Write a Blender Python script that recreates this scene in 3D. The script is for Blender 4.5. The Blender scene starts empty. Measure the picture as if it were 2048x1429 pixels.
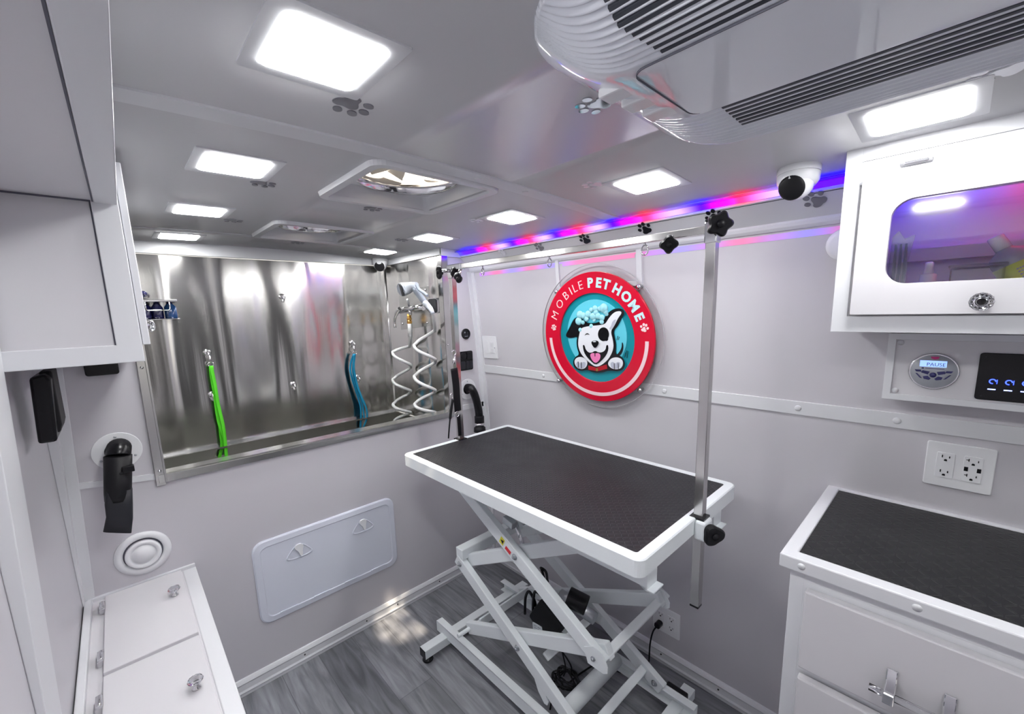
import bpy, bmesh, math, random
from mathutils import Vector, Matrix, Euler
random.seed(7)
PI = math.pi
SC = bpy.context.scene
COL = SC.collection

# ------------------------------------------------------------------ camera
CAM = Vector((1.853, -1.53, 1.515))
F, CX, CY = 839.5, 1024.0, 756.1
ROT = Euler((math.radians(80.74), math.radians(1.65), math.radians(46.59)), 'XYZ')
MW = ROT.to_matrix()

def ray(u, v):
    return MW @ Vector(((u - CX) / F, -(v - CY) / F, -1))
def hit(u, v, ax, val):          # where the sight line of a photo point meets a wall/floor plane
    d = ray(u, v)
    return CAM + d * ((val - CAM[ax]) / d[ax])
def zc(y): return 1.858 - .041 * (y + 1.05) ** 2          # crowned ceiling
def wy(z): return 0.0 if z < .6 else -.075 * ((z - .6) / 1.13) ** 1.6   # right wall leans in
def wl(z): return -1.715                                  # left wall
def wslope(z):
    return (wy(z + .01) - wy(z - .01)) / .02
def hc(u, v, off=0):
    z = 1.85
    for _ in range(20):
        p = hit(u, v, 2, z - off); z = zc(p.y)
    return p
def hw(u, v, off=0):
    y = 0
    for _ in range(20):
        p = hit(u, v, 1, y - off); y = wy(p.z)
    return p

class Fr:
    def __init__(s, o, u, v, n):
        s.o = Vector(o); s.u = Vector(u).normalized(); s.v = Vector(v).normalized(); s.n = Vector(n).normalized()
    def __call__(s, a, b, c=0.0):
        return s.o + s.u * a + s.v * b + s.n * c
    def sh(s, a, b, c=0.0):
        return Fr(s(a, b, c), s.u, s.v, s.n)
    def rot(s, ang):
        c, q = math.cos(ang), math.sin(ang)
        return Fr(s.o, s.u * c + s.v * q, s.v * c - s.u * q, s.n)
W = Fr((0, 0, 0), (1, 0, 0), (0, 1, 0), (0, 0, 1))
def FR(x, z, off=0.0):            # on the right wall, facing the room
    t = Vector((0, wslope(z), 1)).normalized(); n = Vector((1, 0, 0)).cross(t)
    return Fr(Vector((x, wy(z), z)) + n * off, (1, 0, 0), t, n)
def FB(y, z, x=0.0):              # on a plane facing +X
    return Fr((x, y, z), (0, 1, 0), (0, 0, 1), (1, 0, 0))
def FY(x, z, y):                  # plane facing -Y
    return Fr((x, y, z), (1, 0, 0), (0, 0, 1), (0, -1, 0))
def FC(x, y, off=0.0):            # on the ceiling, facing down
    s = (zc(y + .01) - zc(y - .01)) / .02
    t = Vector((0, -1, -s)).normalized(); n = Vector((1, 0, 0)).cross(t)
    return Fr(Vector((x, y, zc(y))) + n * off, (1, 0, 0), t, n)

# ------------------------------------------------------------------ materials
def newmat(name):
    m = bpy.data.materials.new(name); m.use_nodes = True
    nt = m.node_tree
    return m, nt, nt.nodes['Principled BSDF']
def S(b, **k):
    for a, v in k.items():
        n = a.replace('_', ' ')
        b.inputs[n].default_value = v
def c4(c): return (c[0], c[1], c[2], 1)
def mk(name, col, rough=.5, metal=0.0, noise=0.0, nscale=6.0, bump=0.0, bscale=80.0, **kw):
    m, nt, b = newmat(name)
    b.inputs['Base Color'].default_value = c4(col)
    b.inputs['Roughness'].default_value = rough; b.inputs['Metallic'].default_value = metal
    for a, v in kw.items(): b.inputs[a.replace('_', ' ')].default_value = v
    tc = nt.nodes.new('ShaderNodeTexCoord')
    if noise:
        n = nt.nodes.new('ShaderNodeTexNoise'); n.inputs['Scale'].default_value = nscale; n.inputs['Detail'].default_value = 3
        nt.links.new(tc.outputs['Object'], n.inputs['Vector'])
        r = nt.nodes.new('ShaderNodeMix'); r.data_type = 'RGBA'
        r.inputs[6].default_value = c4([x * (1 - noise) for x in col]); r.inputs[7].default_value = c4([min(1, x * (1 + noise)) for x in col])
        nt.links.new(n.outputs['Fac'], r.inputs[0]); nt.links.new(r.outputs[2], b.inputs['Base Color'])
    if bump:
        n = nt.nodes.new('ShaderNodeTexNoise'); n.inputs['Scale'].default_value = bscale; n.inputs['Detail'].default_value = 2
        nt.links.new(tc.outputs['Object'], n.inputs['Vector'])
        p = nt.nodes.new('ShaderNodeBump'); p.inputs['Strength'].default_value = bump; p.inputs['Distance'].default_value = .002
        nt.links.new(n.outputs['Fac'], p.inputs['Height']); nt.links.new(p.outputs['Normal'], b.inputs['Normal'])
    return m

def M_emit(name, col, st):
    m, nt, b = newmat(name)
    S(b, Emission_Strength=st); b.inputs['Emission Color'].default_value = c4(col); b.inputs['Base Color'].default_value = c4(col)
    return m

M = {}
M['wall'] = mk('white_wall_panel', (.61, .595, .63), .30, noise=.02, nscale=3, bump=.04, bscale=30, Coat_Weight=.3, Coat_Roughness=.06)
M['ceil'] = mk('ceiling_panel', (.60, .60, .62), .34, noise=.02, nscale=2, bump=.03, bscale=12)
M['trim'] = mk('white_trim', (.73, .74, .765), .34, noise=.01)
M['cab'] = mk('white_cabinet_laminate', (.68, .67, .695), .33, noise=.01)
M['white'] = mk('white_plastic', (.84, .85, .87), .25, noise=.01)
M['powder'] = mk('white_powder_coat', (.80, .84, .86), .38, noise=.01, bump=.05, bscale=300)
M['hatch'] = mk('pale_blue_white_plastic', (.72, .75, .84), .35, noise=.01)
M['acw'] = mk('glossy_white_plastic', (.80, .83, .89), .08, noise=.01, Coat_Weight=.5)
M['black'] = mk('black_plastic', (.007, .007, .009), .26, noise=.1, IOR=1.38)
M['blackm'] = mk('black_matte', (.007, .007, .009), .5, noise=.1, bump=.1, bscale=200, IOR=1.35)
M['dark'] = mk('charcoal_plastic', (.016, .017, .022), .5, noise=.05, IOR=1.4)
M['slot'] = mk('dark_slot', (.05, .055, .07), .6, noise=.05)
M['gap'] = mk('shadow_gap', (.10, .10, .13), .7, noise=.05)
M['knob'] = mk('black_knob_plastic', (.010, .010, .012), .38, noise=.1, IOR=1.28)
M['chrome'] = mk('chrome', (.80, .80, .82), .10, 1.0, noise=.02)
M['brush'] = mk('brushed_metal_bar', (.62, .61, .60), .16, 1.0, noise=.05, nscale=20)
M['zinc'] = mk('zinc_steel', (.55, .57, .6), .3, 1.0, noise=.05)
M['brass'] = mk('brass', (.72, .42, .12), .25, 1.0, noise=.1)
M['hose'] = mk('white_rubber_hose', (.84, .85, .84), .35, noise=.01)
M['nozz'] = mk('grey_blue_plastic', (.38, .43, .50), .35, noise=.03)
M['nozzl'] = mk('light_grey_plastic', (.68, .73, .80), .3, noise=.03)
M['green'] = mk('green_webbing', (.13, .85, .03), .6, noise=.1, bump=.2, bscale=600)
M['blue'] = mk('blue_webbing', (.01, .30, .52), .6, noise=.1, bump=.2, bscale=600)
M['navy'] = mk('dark_blue_plastic', (.012, .014, .09), .15, noise=.1)
M['navyg'] = mk('navy_gloss', (.02, .09, .28), .12, noise=.1)
M['red'] = mk('sign_red', (.66, .003, .03), .18, noise=.01)
M['teal'] = mk('sign_teal', (.005, .27, .34), .2, noise=.01)
M['aqua'] = mk('sign_aqua', (.13, .62, .76), .2, noise=.05, nscale=12)
M['ice'] = mk('sign_ice_lettering', (.60, .86, .94), .25, noise=.01)
M['pinkw'] = mk('sign_pale_pink', (.93, .70, .74), .3, noise=.01)
M['swhite'] = mk('sign_white', (.83, .85, .9), .2, noise=.01)
M['sgrey'] = mk('sign_grey', (.46, .48, .58), .3, noise=.01)
M['sblack'] = mk('sign_black', (.008, .008, .01), .12, noise=.01)
M['tongue'] = mk('sign_pink', (.85, .22, .48), .3, noise=.01)
M['collar'] = mk('sign_collar_red', (.45, .008, .02), .3, noise=.01)
M['yellow'] = mk('yellow_label', (.62, .78, .03), .5, noise=.02)
M['warn'] = mk('warning_yellow', (.75, .68, .05), .5, noise=.02)
M['labelred'] = mk('label_red', (.65, .03, .04), .5, noise=.02)
M['paper'] = mk('paper_label', (.78, .82, .86), .5, noise=.02)
M['print'] = mk('grey_print', (.30, .32, .36), .5, noise=.02)
M['milky'] = mk('translucent_bottle', (.50, .55, .60), .25, noise=.03, Transmission_Weight=.35)
M['grey'] = mk('radio_face_grey', (.42, .44, .48), .3, noise=.02)
M['magenta'] = mk('radio_magenta', (.55, .02, .20), .3, noise=.02)
M['violet'] = mk('radio_button_navy', (.03, .03, .14), .3, noise=.02)
M['foil'] = mk('chrome_decal', (.62, .64, .68), .07, 1.0, noise=.3, nscale=25)
M['foild'] = mk('dark_chrome_decal', (.05, .055, .065), .10, .8, noise=.4, nscale=25)
M['foilg'] = mk('grey_chrome_decal', (.26, .26, .29), .35, .3, noise=.2, nscale=15)
M['foilw'] = mk('bright_chrome_decal', (.85, .86, .90), .3, .35, noise=.05, nscale=25)
M['outline'] = mk('decal_outline', (.10, .10, .12), .35, .4, noise=.1)
M['endwall'] = mk('added_doorway_dark', (.03, .03, .035), .6, noise=.1)  # dark backing of the added doorway behind the viewer
M['fanp'] = mk('fan_blade_translucent', (.72, .69, .64), .3, noise=.1, nscale=9, Transmission_Weight=.25)
M['lite'] = M_emit('light_diffuser', (1, 1, 1), 45.0)
M['barlit'] = M_emit('small_light_bar', (1, 1, 1), 8.0)
M['bluel'] = M_emit('blue_indicator', (.03, .06, 1), 5.0)
M['bluew'] = M_emit('pale_blue_indicator', (.25, .35, 1), 7.0)
M['lcd'] = M_emit('lcd_blue', (.30, .48, .95), 1.0)

def glass(name, col=(1, 1, 1), rough=0.0, ior=1.45):
    m, nt, b = newmat(name)
    S(b, Transmission_Weight=1.0, Roughness=rough, IOR=ior); b.inputs['Base Color'].default_value = c4(col)
    return m
M['crystal'] = glass('crystal_glass', (.96, .97, 1), .02, 1.55)
M['acryl'] = glass('clear_acrylic_rod', (.97, .98, 1), .02, 1.35)
def thinglass(name, tint, rough=.03, gl=.12, fk=1.0):
    m = bpy.data.materials.new(name); m.use_nodes = True; nt = m.node_tree
    for n in list(nt.nodes): nt.nodes.remove(n)
    o = nt.nodes.new('ShaderNodeOutputMaterial'); t = nt.nodes.new('ShaderNodeBsdfTransparent'); t.inputs[0].default_value = c4(tint)
    g = nt.nodes.new('ShaderNodeBsdfGlossy'); g.inputs['Roughness'].default_value = rough
    f = nt.nodes.new('ShaderNodeFresnel'); f.inputs[0].default_value = 1.4
    ad = nt.nodes.new('ShaderNodeMath'); ad.operation = 'MULTIPLY_ADD'; ad.inputs[1].default_value = fk; ad.inputs[2].default_value = gl * .3
    mx = nt.nodes.new('ShaderNodeMixShader')
    nt.links.new(f.outputs[0], ad.inputs[0]); nt.links.new(ad.outputs[0], mx.inputs[0])
    nt.links.new(t.outputs[0], mx.inputs[1]); nt.links.new(g.outputs[0], mx.inputs[2]); nt.links.new(mx.outputs[0], o.inputs[0])
    return m
M['pane'] = thinglass('cabinet_window_pane', (.93, .93, .95))
M['sheet'] = thinglass('clear_acrylic_sheet', (.995, .995, .997), .02, .01, .30)
M['edge'] = mk('acrylic_edge', (.48, .48, .50), .2, noise=.02)
M['bag'] = thinglass('clear_plastic_bag', (.82, .85, .93), .1, .6)
M['boxp'] = thinglass('clear_plastic_box', (.86, .87, .89), .1, .35)
M['bubble'] = mk('soap_bubble_gloss', (.36, .74, .86), .12, noise=.25, nscale=90)
def dome_mat():
    m = bpy.data.materials.new('cloudy_vent_dome'); m.use_nodes = True; nt = m.node_tree
    for n in list(nt.nodes): nt.nodes.remove(n)
    o = nt.nodes.new('ShaderNodeOutputMaterial'); t = nt.nodes.new('ShaderNodeBsdfTransparent'); t.inputs[0].default_value = c4((.9, .87, .82))
    g = nt.nodes.new('ShaderNodeBsdfTranslucent'); g.inputs[0].default_value = c4((.8, .76, .7)); mx = nt.nodes.new('ShaderNodeMixShader'); mx.inputs[0].default_value = .28
    tc = nt.nodes.new('ShaderNodeTexCoord'); nz = nt.nodes.new('ShaderNodeTexNoise'); nz.inputs['Scale'].default_value = 14; cr = nt.nodes.new('ShaderNodeMapRange'); cr.inputs[3].default_value = .1; cr.inputs[4].default_value = .5
    nt.links.new(tc.outputs['Object'], nz.inputs['Vector']); nt.links.new(nz.outputs['Fac'], cr.inputs[0]); nt.links.new(cr.outputs[0], mx.inputs[0])
    nt.links.new(t.outputs[0], mx.inputs[1]); nt.links.new(g.outputs[0], mx.inputs[2]); nt.links.new(mx.outputs[0], o.inputs[0]); return m
M['smoke'] = dome_mat()

def steel_mat():
    m, nt, b = newmat('wavy_stainless_sheet')
    S(b, Metallic=1.0, Roughness=.16, Anisotropic=.7, Anisotropic_Rotation=.25); b.inputs['Base Color'].default_value = c4((.80, .79, .765))
    tc = nt.nodes.new('ShaderNodeTexCoord')
    def nz(sc, scale, det=1.0):
        mp = nt.nodes.new('ShaderNodeMapping'); mp.inputs['Scale'].default_value = sc
        n = nt.nodes.new('ShaderNodeTexNoise'); n.inputs['Scale'].default_value = scale; n.inputs['Detail'].default_value = det
        nt.links.new(tc.outputs['Object'], mp.inputs[0]); nt.links.new(mp.outputs[0], n.inputs['Vector']); return n
    a = nz((1, 1, .10), 4.6, .9); f = nz((1, 1, .03), 90, 2)
    bp = nt.nodes.new('ShaderNodeBump'); bp.inputs['Strength'].default_value = .85; bp.inputs['Distance'].default_value = .055
    nt.links.new(a.outputs['Fac'], bp.inputs['Height'])
    b2 = nt.nodes.new('ShaderNodeBump'); b2.inputs['Strength'].default_value = .05; b2.inputs['Distance'].default_value = .002
    nt.links.new(f.outputs['Fac'], b2.inputs['Height']); nt.links.new(bp.outputs['Normal'], b2.inputs['Normal'])
    nt.links.new(b2.outputs['Normal'], b.inputs['Normal'])
    return m
M['steel'] = steel_mat()
M['steelf'] = mk('stainless_rim', (.62, .62, .60), .22, 1.0, noise=.05, nscale=12, bump=.08, bscale=60)

def tread_mat(name, pitch, col):
    m, nt, b = newmat(name)
    b.inputs['Base Color'].default_value = c4(col); S(b, Roughness=.36)
    N = nt.nodes; Lk = nt.links
    tc = N.new('ShaderNodeTexCoord'); sp = N.new('ShaderNodeSeparateXYZ'); Lk.new(tc.outputs['Object'], sp.inputs[0])
    def mt(op, a, bb=None, cc=None):
        n = N.new('ShaderNodeMath'); n.operation = op
        for i, x in enumerate((a, bb, cc)):
            if x is None: continue
            if isinstance(x, (int, float)): n.inputs[i].default_value = x
            else: Lk.new(x, n.inputs[i])
        return n.outputs[0]
    u = mt('MULTIPLY', sp.outputs[0], 1 / pitch); v = mt('MULTIPLY', sp.outputs[1], 1 / pitch)
    fu, fv = mt('FLOOR', u), mt('FLOOR', v)
    a = mt('SUBTRACT', mt('SUBTRACT', u, fu), .5); c = mt('SUBTRACT', mt('SUBTRACT', v, fv), .5)
    par = mt('ABSOLUTE', mt('MODULO', mt('ADD', fu, fv), 2.0)); s = mt('MULTIPLY_ADD', par, 2.0, -1.0)
    sc = mt('MULTIPLY', s, c)
    r = mt('ADD', a, sc); t = mt('SUBTRACT', a, sc)
    e = mt('ADD', mt('POWER', mt('ABSOLUTE', mt('DIVIDE', r, .85)), 2.0), mt('POWER', mt('ABSOLUTE', mt('DIVIDE', t, .24)), 2.0))
    h = mt('MAXIMUM', mt('SUBTRACT', 1.0, e), 0.0); h = mt('POWER', h, .5)
    n1 = N.new('ShaderNodeTexNoise'); n1.inputs['Scale'].default_value = 9; n1.inputs['Detail'].default_value = 6; Lk.new(tc.outputs['Object'], n1.inputs['Vector'])
    rr = N.new('ShaderNodeMapRange'); rr.inputs[3].default_value = .30; rr.inputs[4].default_value = .52; Lk.new(n1.outputs['Fac'], rr.inputs[0]); Lk.new(rr.outputs[0], b.inputs['Roughness'])
    bp = N.new('ShaderNodeBump'); bp.inputs['Strength'].default_value = .9; bp.inputs['Distance'].default_value = .0022
    Lk.new(h, bp.inputs['Height']); Lk.new(bp.outputs['Normal'], b.inputs['Normal'])
    return m
M['tread'] = tread_mat('black_tread_rubber', .0125, (.008, .008, .011))
M['tread2'] = tread_mat('black_tread_rubber_coarse', .019, (.010, .0105, .0115))

def floor_mat():
    m, nt, b = newmat('grey_wood_plank_vinyl'); N = nt.nodes; Lk = nt.links
    tc = N.new('ShaderNodeTexCoord'); mp = N.new('ShaderNodeMapping'); Lk.new(tc.outputs['Object'], mp.inputs[0])
    br = N.new('ShaderNodeTexBrick'); br.inputs['Scale'].default_value = 1; br.inputs['Brick Width'].default_value = .95; br.inputs['Row Height'].default_value = .15
    br.inputs['Mortar Size'].default_value = .0012; br.inputs['Color1'].default_value = c4((.15, .155, .17)); br.inputs['Color2'].default_value = c4((.24, .245, .265)); br.inputs['Mortar'].default_value = c4((.12, .12, .135))
    Lk.new(mp.outputs[0], br.inputs['Vector'])
    m2 = N.new('ShaderNodeMapping'); m2.inputs['Scale'].default_value = (1.6, 14, 1); Lk.new(tc.outputs['Object'], m2.inputs[0])
    n = N.new('ShaderNodeTexNoise'); n.inputs['Scale'].default_value = 2.4; n.inputs['Detail'].default_value = 7; n.inputs['Distortion'].default_value = .9; Lk.new(m2.outputs[0], n.inputs['Vector'])
    n3 = N.new('ShaderNodeTexNoise'); n3.inputs['Scale'].default_value = 3.0; n3.inputs['Detail'].default_value = 3; Lk.new(tc.outputs['Object'], n3.inputs['Vector'])
    cr = N.new('ShaderNodeValToRGB'); cr.color_ramp.elements[0].position = .34; cr.color_ramp.elements[1].position = .68
    cr.color_ramp.elements[0].color = c4((.58, .58, .6)); cr.color_ramp.elements[1].color = c4((1.5, 1.5, 1.52))
    Lk.new(n.outputs['Fac'], cr.inputs[0])
    mx = N.new('ShaderNodeMix'); mx.data_type = 'RGBA'; mx.blend_type = 'MULTIPLY'; mx.inputs[0].default_value = .75
    Lk.new(br.outputs['Color'], mx.inputs[6]); Lk.new(cr.outputs[0], mx.inputs[7])
    cr2 = N.new('ShaderNodeValToRGB'); cr2.color_ramp.elements[0].position = .35; cr2.color_ramp.elements[1].position = .7
    cr2.color_ramp.elements[0].color = c4((.8, .8, .8)); cr2.color_ramp.elements[1].color = c4((1.25, 1.25, 1.25)); Lk.new(n3.outputs['Fac'], cr2.inputs[0])
    my = N.new('ShaderNodeMix'); my.data_type = 'RGBA'; my.blend_type = 'MULTIPLY'; my.inputs[0].default_value = .8
    Lk.new(mx.outputs[2], my.inputs[6]); Lk.new(cr2.outputs[0], my.inputs[7]); Lk.new(my.outputs[2], b.inputs['Base Color'])
    S(b, Roughness=.42)
    bp = N.new('ShaderNodeBump'); bp.inputs['Strength'].default_value = .12; bp.inputs['Distance'].default_value = .002; Lk.new(n.outputs['Fac'], bp.inputs['Height']); Lk.new(bp.outputs['Normal'], b.inputs['Normal'])
    return m
M['floor'] = floor_mat()

def led_mat(name, stops, x0, x1, st):
    m, nt, b = newmat(name); N = nt.nodes; Lk = nt.links
    tc = N.new('ShaderNodeTexCoord'); sp = N.new('ShaderNodeSeparateXYZ'); Lk.new(tc.outputs['Object'], sp.inputs[0])
    mr = N.new('ShaderNodeMapRange'); mr.inputs[1].default_value = x0; mr.inputs[2].default_value = x1; Lk.new(sp.outputs[0], mr.inputs[0])
    cr = N.new('ShaderNodeValToRGB'); cr.color_ramp.interpolation = 'EASE'
    e = cr.color_ramp.elements
    while len(e) > 1: e.remove(e[-1])
    first = True
    for x, c in stops:
        p = (x - x0) / (x1 - x0)
        if first: e[0].position = p; e[0].color = c4(c); first = False
        else:
            q = e.new(p); q.color = c4(c)
    Lk.new(mr.outputs[0], cr.inputs[0]); Lk.new(cr.outputs[0], b.inputs['Emission Color']); Lk.new(cr.outputs[0], b.inputs['Base Color'])
    S(b, Emission_Strength=st)
    return m
BL, MG, RD, LV = (.03, .0, 1.0), (.35, 0, .40), (.8, .01, .07), (.20, .12, .55)
stops = [(.0, (.02, .02, .12)), (.07, BL)]
for bx, rx in ((.14, .25), (.42, .53), (.68, .80), (.95, 1.08), (1.27, 1.38)):
    nx = {.14: .42, .42: .68, .68: .95, .95: 1.27, 1.27: 1.56}[bx]
    stops += [(bx, BL), ((bx + rx) / 2 + .01, MG), (rx, RD), (rx + (nx - rx) * .55, LV)]
stops += [(1.56, BL), (1.66, BL)]
M['led'] = led_mat('colour_led_strip', stops, 0.0, 1.66, 4.5)
M['ceil_glow'] = led_mat('painted_ceiling_glow', stops, 0.0, 1.66, 1.3)  # weaker emission that paints the strip's glow onto the ceiling
M['led2'] = led_mat('cabinet_colour_led', [(1.7, BL), (1.80, BL), (1.88, (.25, .15, .8)), (1.93, RD), (2.1, RD)], 1.7, 2.1, 24.0)
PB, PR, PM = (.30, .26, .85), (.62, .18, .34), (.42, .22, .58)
M['wall_glow'] = led_mat('painted_wall_glow', [(.1, PM), (.21, PR), (.32, PB), (.45, PR), (.57, PB), (.75, PR), (1.0, PR), (1.06, PM), (1.17, PB), (1.26, PM), (1.36, PR), (1.46, PM), (1.53, PB), (1.64, PR)], .1, 1.66, .62)  # pale emissive colours painting the LED glow under the cove lip

# ------------------------------------------------------------------ mesh builder
def rrect(w, h, r, n=6, cx=0, cy=0):
    p = []
    for sx, sy, a0 in ((1, 1, 0), (-1, 1, PI / 2), (-1, -1, PI), (1, -1, 1.5 * PI)):
        for i in range(n + 1):
            a = a0 + PI / 2 * i / n
            p.append((cx + sx * (w / 2 - r) + r * math.cos(a), cy + sy * (h / 2 - r) + r * math.sin(a)))
    return p
def rect(x0, y0, x1, y1): return [(x0, y0), (x1, y0), (x1, y1), (x0, y1)]
def circ(r, n=32, cx=0, cy=0, ry=None, rot=0):
    ry = ry or r; o = []
    for i in range(n):
        a = 2 * PI * i / n; x, y = r * math.cos(a), ry * math.sin(a)
        o.append((cx + x * math.cos(rot) - y * math.sin(rot), cy + x * math.sin(rot) + y * math.cos(rot)))
    return o
def smooth_poly(pts, it=2):
    for _ in range(it):
        q = []
        for i in range(len(pts)):
            a, b = pts[i], pts[(i + 1) % len(pts)]
            q.append((a[0] * .75 + b[0] * .25, a[1] * .75 + b[1] * .25)); q.append((a[0] * .25 + b[0] * .75, a[1] * .25 + b[1] * .75))
        pts = q
    return pts
def catmull(P, n=8, closed=False):
    P = [Vector(p) for p in P]; out = []; m = len(P)
    rng = range(m if closed else m - 1)
    for i in rng:
        p0 = P[(i - 1) % m] if closed or i > 0 else P[0] * 2 - P[1]
        p1, p2 = P[i], P[(i + 1) % m]
        p3 = P[(i + 2) % m] if closed or i + 2 < m else P[-1] * 2 - P[-2]
        for k in range(n):
            t = k / n
            out.append(.5 * ((2 * p1) + (p2 - p0) * t + (2 * p0 - 5 * p1 + 4 * p2 - p3) * t * t + (3 * p1 - p0 - 3 * p2 + p3) * t ** 3))
    if not closed: out.append(P[-1])
    return out

class MB:
    def __init__(s, fr=W): s.v = []; s.f = []; s.F = fr; s.sm = []
    def add(s, vs, fs, smooth=False, raw=False):
        b = len(s.v); s.v += [Vector(p) if raw else s.F(*p) for p in vs]
        for f in fs: s.f.append([b + i for i in f]); s.sm.append(smooth)
        return s
    def box(s, x0, y0, z0, x1, y1, z1):
        v = [(x0, y0, z0), (x1, y0, z0), (x1, y1, z0), (x0, y1, z0), (x0, y0, z1), (x1, y0, z1), (x1, y1, z1), (x0, y1, z1)]
        return s.add(v, [(0, 3, 2, 1), (4, 5, 6, 7), (0, 1, 5, 4), (1, 2, 6, 5), (2, 3, 7, 6), (3, 0, 4, 7)])
    def prism(s, poly, z0, z1, smooth=False):
        n = len(poly)
        v = [(p[0], p[1], z0) for p in poly] + [(p[0], p[1], z1) for p in poly]
        s.add(v, [list(range(n))[::-1], [n + i for i in range(n)]])
        b = len(s.v) - 2 * n
        for i in range(n):
            j = (i + 1) % n; s.f.append([b + i, b + j, b + n + j, b + n + i]); s.sm.append(smooth)
        return s
    def holed(s, outer, holes, z0, z1):
        bm = bmesh.new(); E = []
        for lp in [outer] + holes:
            vs = [bm.verts.new((p[0], p[1], 0)) for p in lp]
            E += [bm.edges.new((vs[i], vs[(i + 1) % len(vs)])) for i in range(len(vs))]
        bmesh.ops.triangle_fill(bm, use_beauty=True, use_dissolve=False, edges=E)
        bm.verts.index_update()
        vs = [tuple(v.co) for v in bm.verts]; fs = [[v.index for v in f.verts] for f in bm.faces]
        bm.free(); n = len(vs)
        s.add([(a, b, z0) for a, b, _ in vs] + [(a, b, z1) for a, b, _ in vs], [f[::-1] for f in fs] + [[n + i for i in f] for f in fs])
        base = len(s.v) - 2 * n; k = 0
        for lp in [outer] + holes:
            m = len(lp)
            for i in range(m):
                a, b = k + i, k + (i + 1) % m
                s.f.append([base + a, base + b, base + n + b, base + n + a]); s.sm.append(False)
            k += m
        return s
    def tube(s, pts, r, n=10, raw=False, closed=False, cap=True, flat=None):
        P = [Vector(p) if raw else s.F(*p) for p in pts]; m = len(P)
        R = r if isinstance(r, (list, tuple)) else [r] * m
        T = []
        for i in range(m):
            a = P[(i - 1) % m] if closed or i > 0 else P[0]; b = P[(i + 1) % m] if closed or i < m - 1 else P[-1]
            T.append((b - a).normalized())
        ref = Vector((0, 0, 1)) if abs(T[0].z) < .9 else Vector((1, 0, 0))
        if flat is not None: ref = Vector(flat)
        u = T[0].cross(ref).normalized(); vs = []
        for i in range(m):
            u = (u - T[i] * u.dot(T[i]))
            if flat is not None: u = T[i].cross(ref)
            u.normalize(); w = T[i].cross(u)
            for k in range(n):
                a = 2 * PI * k / n; kk = .16 if flat is not None else 1
                vs.append(P[i] + u * (R[i] * math.cos(a)) + w * (R[i] * kk * math.sin(a)))
        fs = []
        for i in range(m if closed else m - 1):
            j = (i + 1) % m
            for k in range(n):
                l = (k + 1) % n; fs.append((i * n + k, i * n + l, j * n + l, j * n + k))
        s.add(vs, fs, True, True)
        if cap and not closed:
            b = len(s.v) - m * n
            s.f.append([b + k for k in range(n)][::-1]); s.f.append([b + (m - 1) * n + k for k in range(n)]); s.sm += [False, False]
        return s
    def cyl(s, p0, p1, r, n=20, r2=None):
        return s.tube([p0, p1], [r, r2 if r2 is not None else r], n)
    def lathe(s, prof, o=(0, 0, 0), n=28, smooth=True, cap=True):      # profile (r, h) about the frame's n axis
        m = len(prof); vs = []
        for r, h in prof:
            for k in range(n):
                a = 2 * PI * k / n; vs.append((o[0] + r * math.cos(a), o[1] + r * math.sin(a), o[2] + h))
        fs = []
        for i in range(m - 1):
            for k in range(n):
                l = (k + 1) % n; fs.append((i * n + k, i * n + l, (i + 1) * n + l, (i + 1) * n + k))
        s.add(vs, fs, smooth)
        if not cap: return s
        b = len(s.v) - m * n
        if prof[-1][0] > 1e-6: s.f.append([b + (m - 1) * n + k for k in range(n)]); s.sm.append(False)
        if prof[0][0] > 1e-6: s.f.append([b + k for k in range(n)][::-1]); s.sm.append(False)
        return s
    def ell(s, c, r, n=16, m=10):
        r = r if isinstance(r, (tuple, list)) else (r, r, r); vs = []; fs = []
        for i in range(m + 1):
            t = PI * i / m
            for k in range(n):
                a = 2 * PI * k / n; vs.append((c[0] + r[0] * math.sin(t) * math.cos(a), c[1] + r[1] * math.sin(t) * math.sin(a), c[2] + r[2] * math.cos(t)))
        for i in range(m):
            for k in range(n):
                l = (k + 1) % n; fs.append((i * n + k, (i + 1) * n + k, (i + 1) * n + l, i * n + l))
        return s.add(vs, fs, True)
    def bar(s, p0, p1, w, h, side=(0, 1, 0)):                 # rectangular bar p0->p1, w along side, h across
        P0, P1 = s.F(*p0), s.F(*p1); d = (P1 - P0).normalized(); sd = Vector(side).normalized(); up = d.cross(sd).normalized()
        sd = up.cross(d).normalized()
        vs = [P + sd * (w / 2 * a) + up * (h / 2 * b) for P in (P0, P1) for a, b in ((-1, -1), (1, -1), (1, 1), (-1, 1))]
        return s.add(vs, [(0, 3, 2, 1), (4, 5, 6, 7), (0, 1, 5, 4), (1, 2, 6, 5), (2, 3, 7, 6), (3, 0, 4, 7)], False, True)
    def build(s, name, mat, parent=None, bevel=0.0, seg=2, label=None, kind=None):
        me = bpy.data.meshes.new(name); me.from_pydata([tuple(v) for v in s.v], [], s.f)
        for p, q in zip(me.polygons, s.sm): p.use_smooth = q
        bm = bmesh.new(); bm.from_mesh(me); bmesh.ops.remove_doubles(bm, verts=bm.verts, dist=1e-6)
        bmesh.ops.recalc_face_normals(bm, faces=bm.faces); bm.to_mesh(me); bm.free()
        o = bpy.data.objects.new(name, me); COL.objects.link(o); me.materials.append(M[mat] if isinstance(mat, str) else mat)
        if parent: attach(o, parent)
        if bevel:
            b = o.modifiers.new('bevel', 'BEVEL'); b.width = bevel; b.segments = seg; b.limit_method = 'ANGLE'; b.angle_limit = .6
        if label: o['label'] = label
        if kind: o['kind'] = kind
        return o

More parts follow.
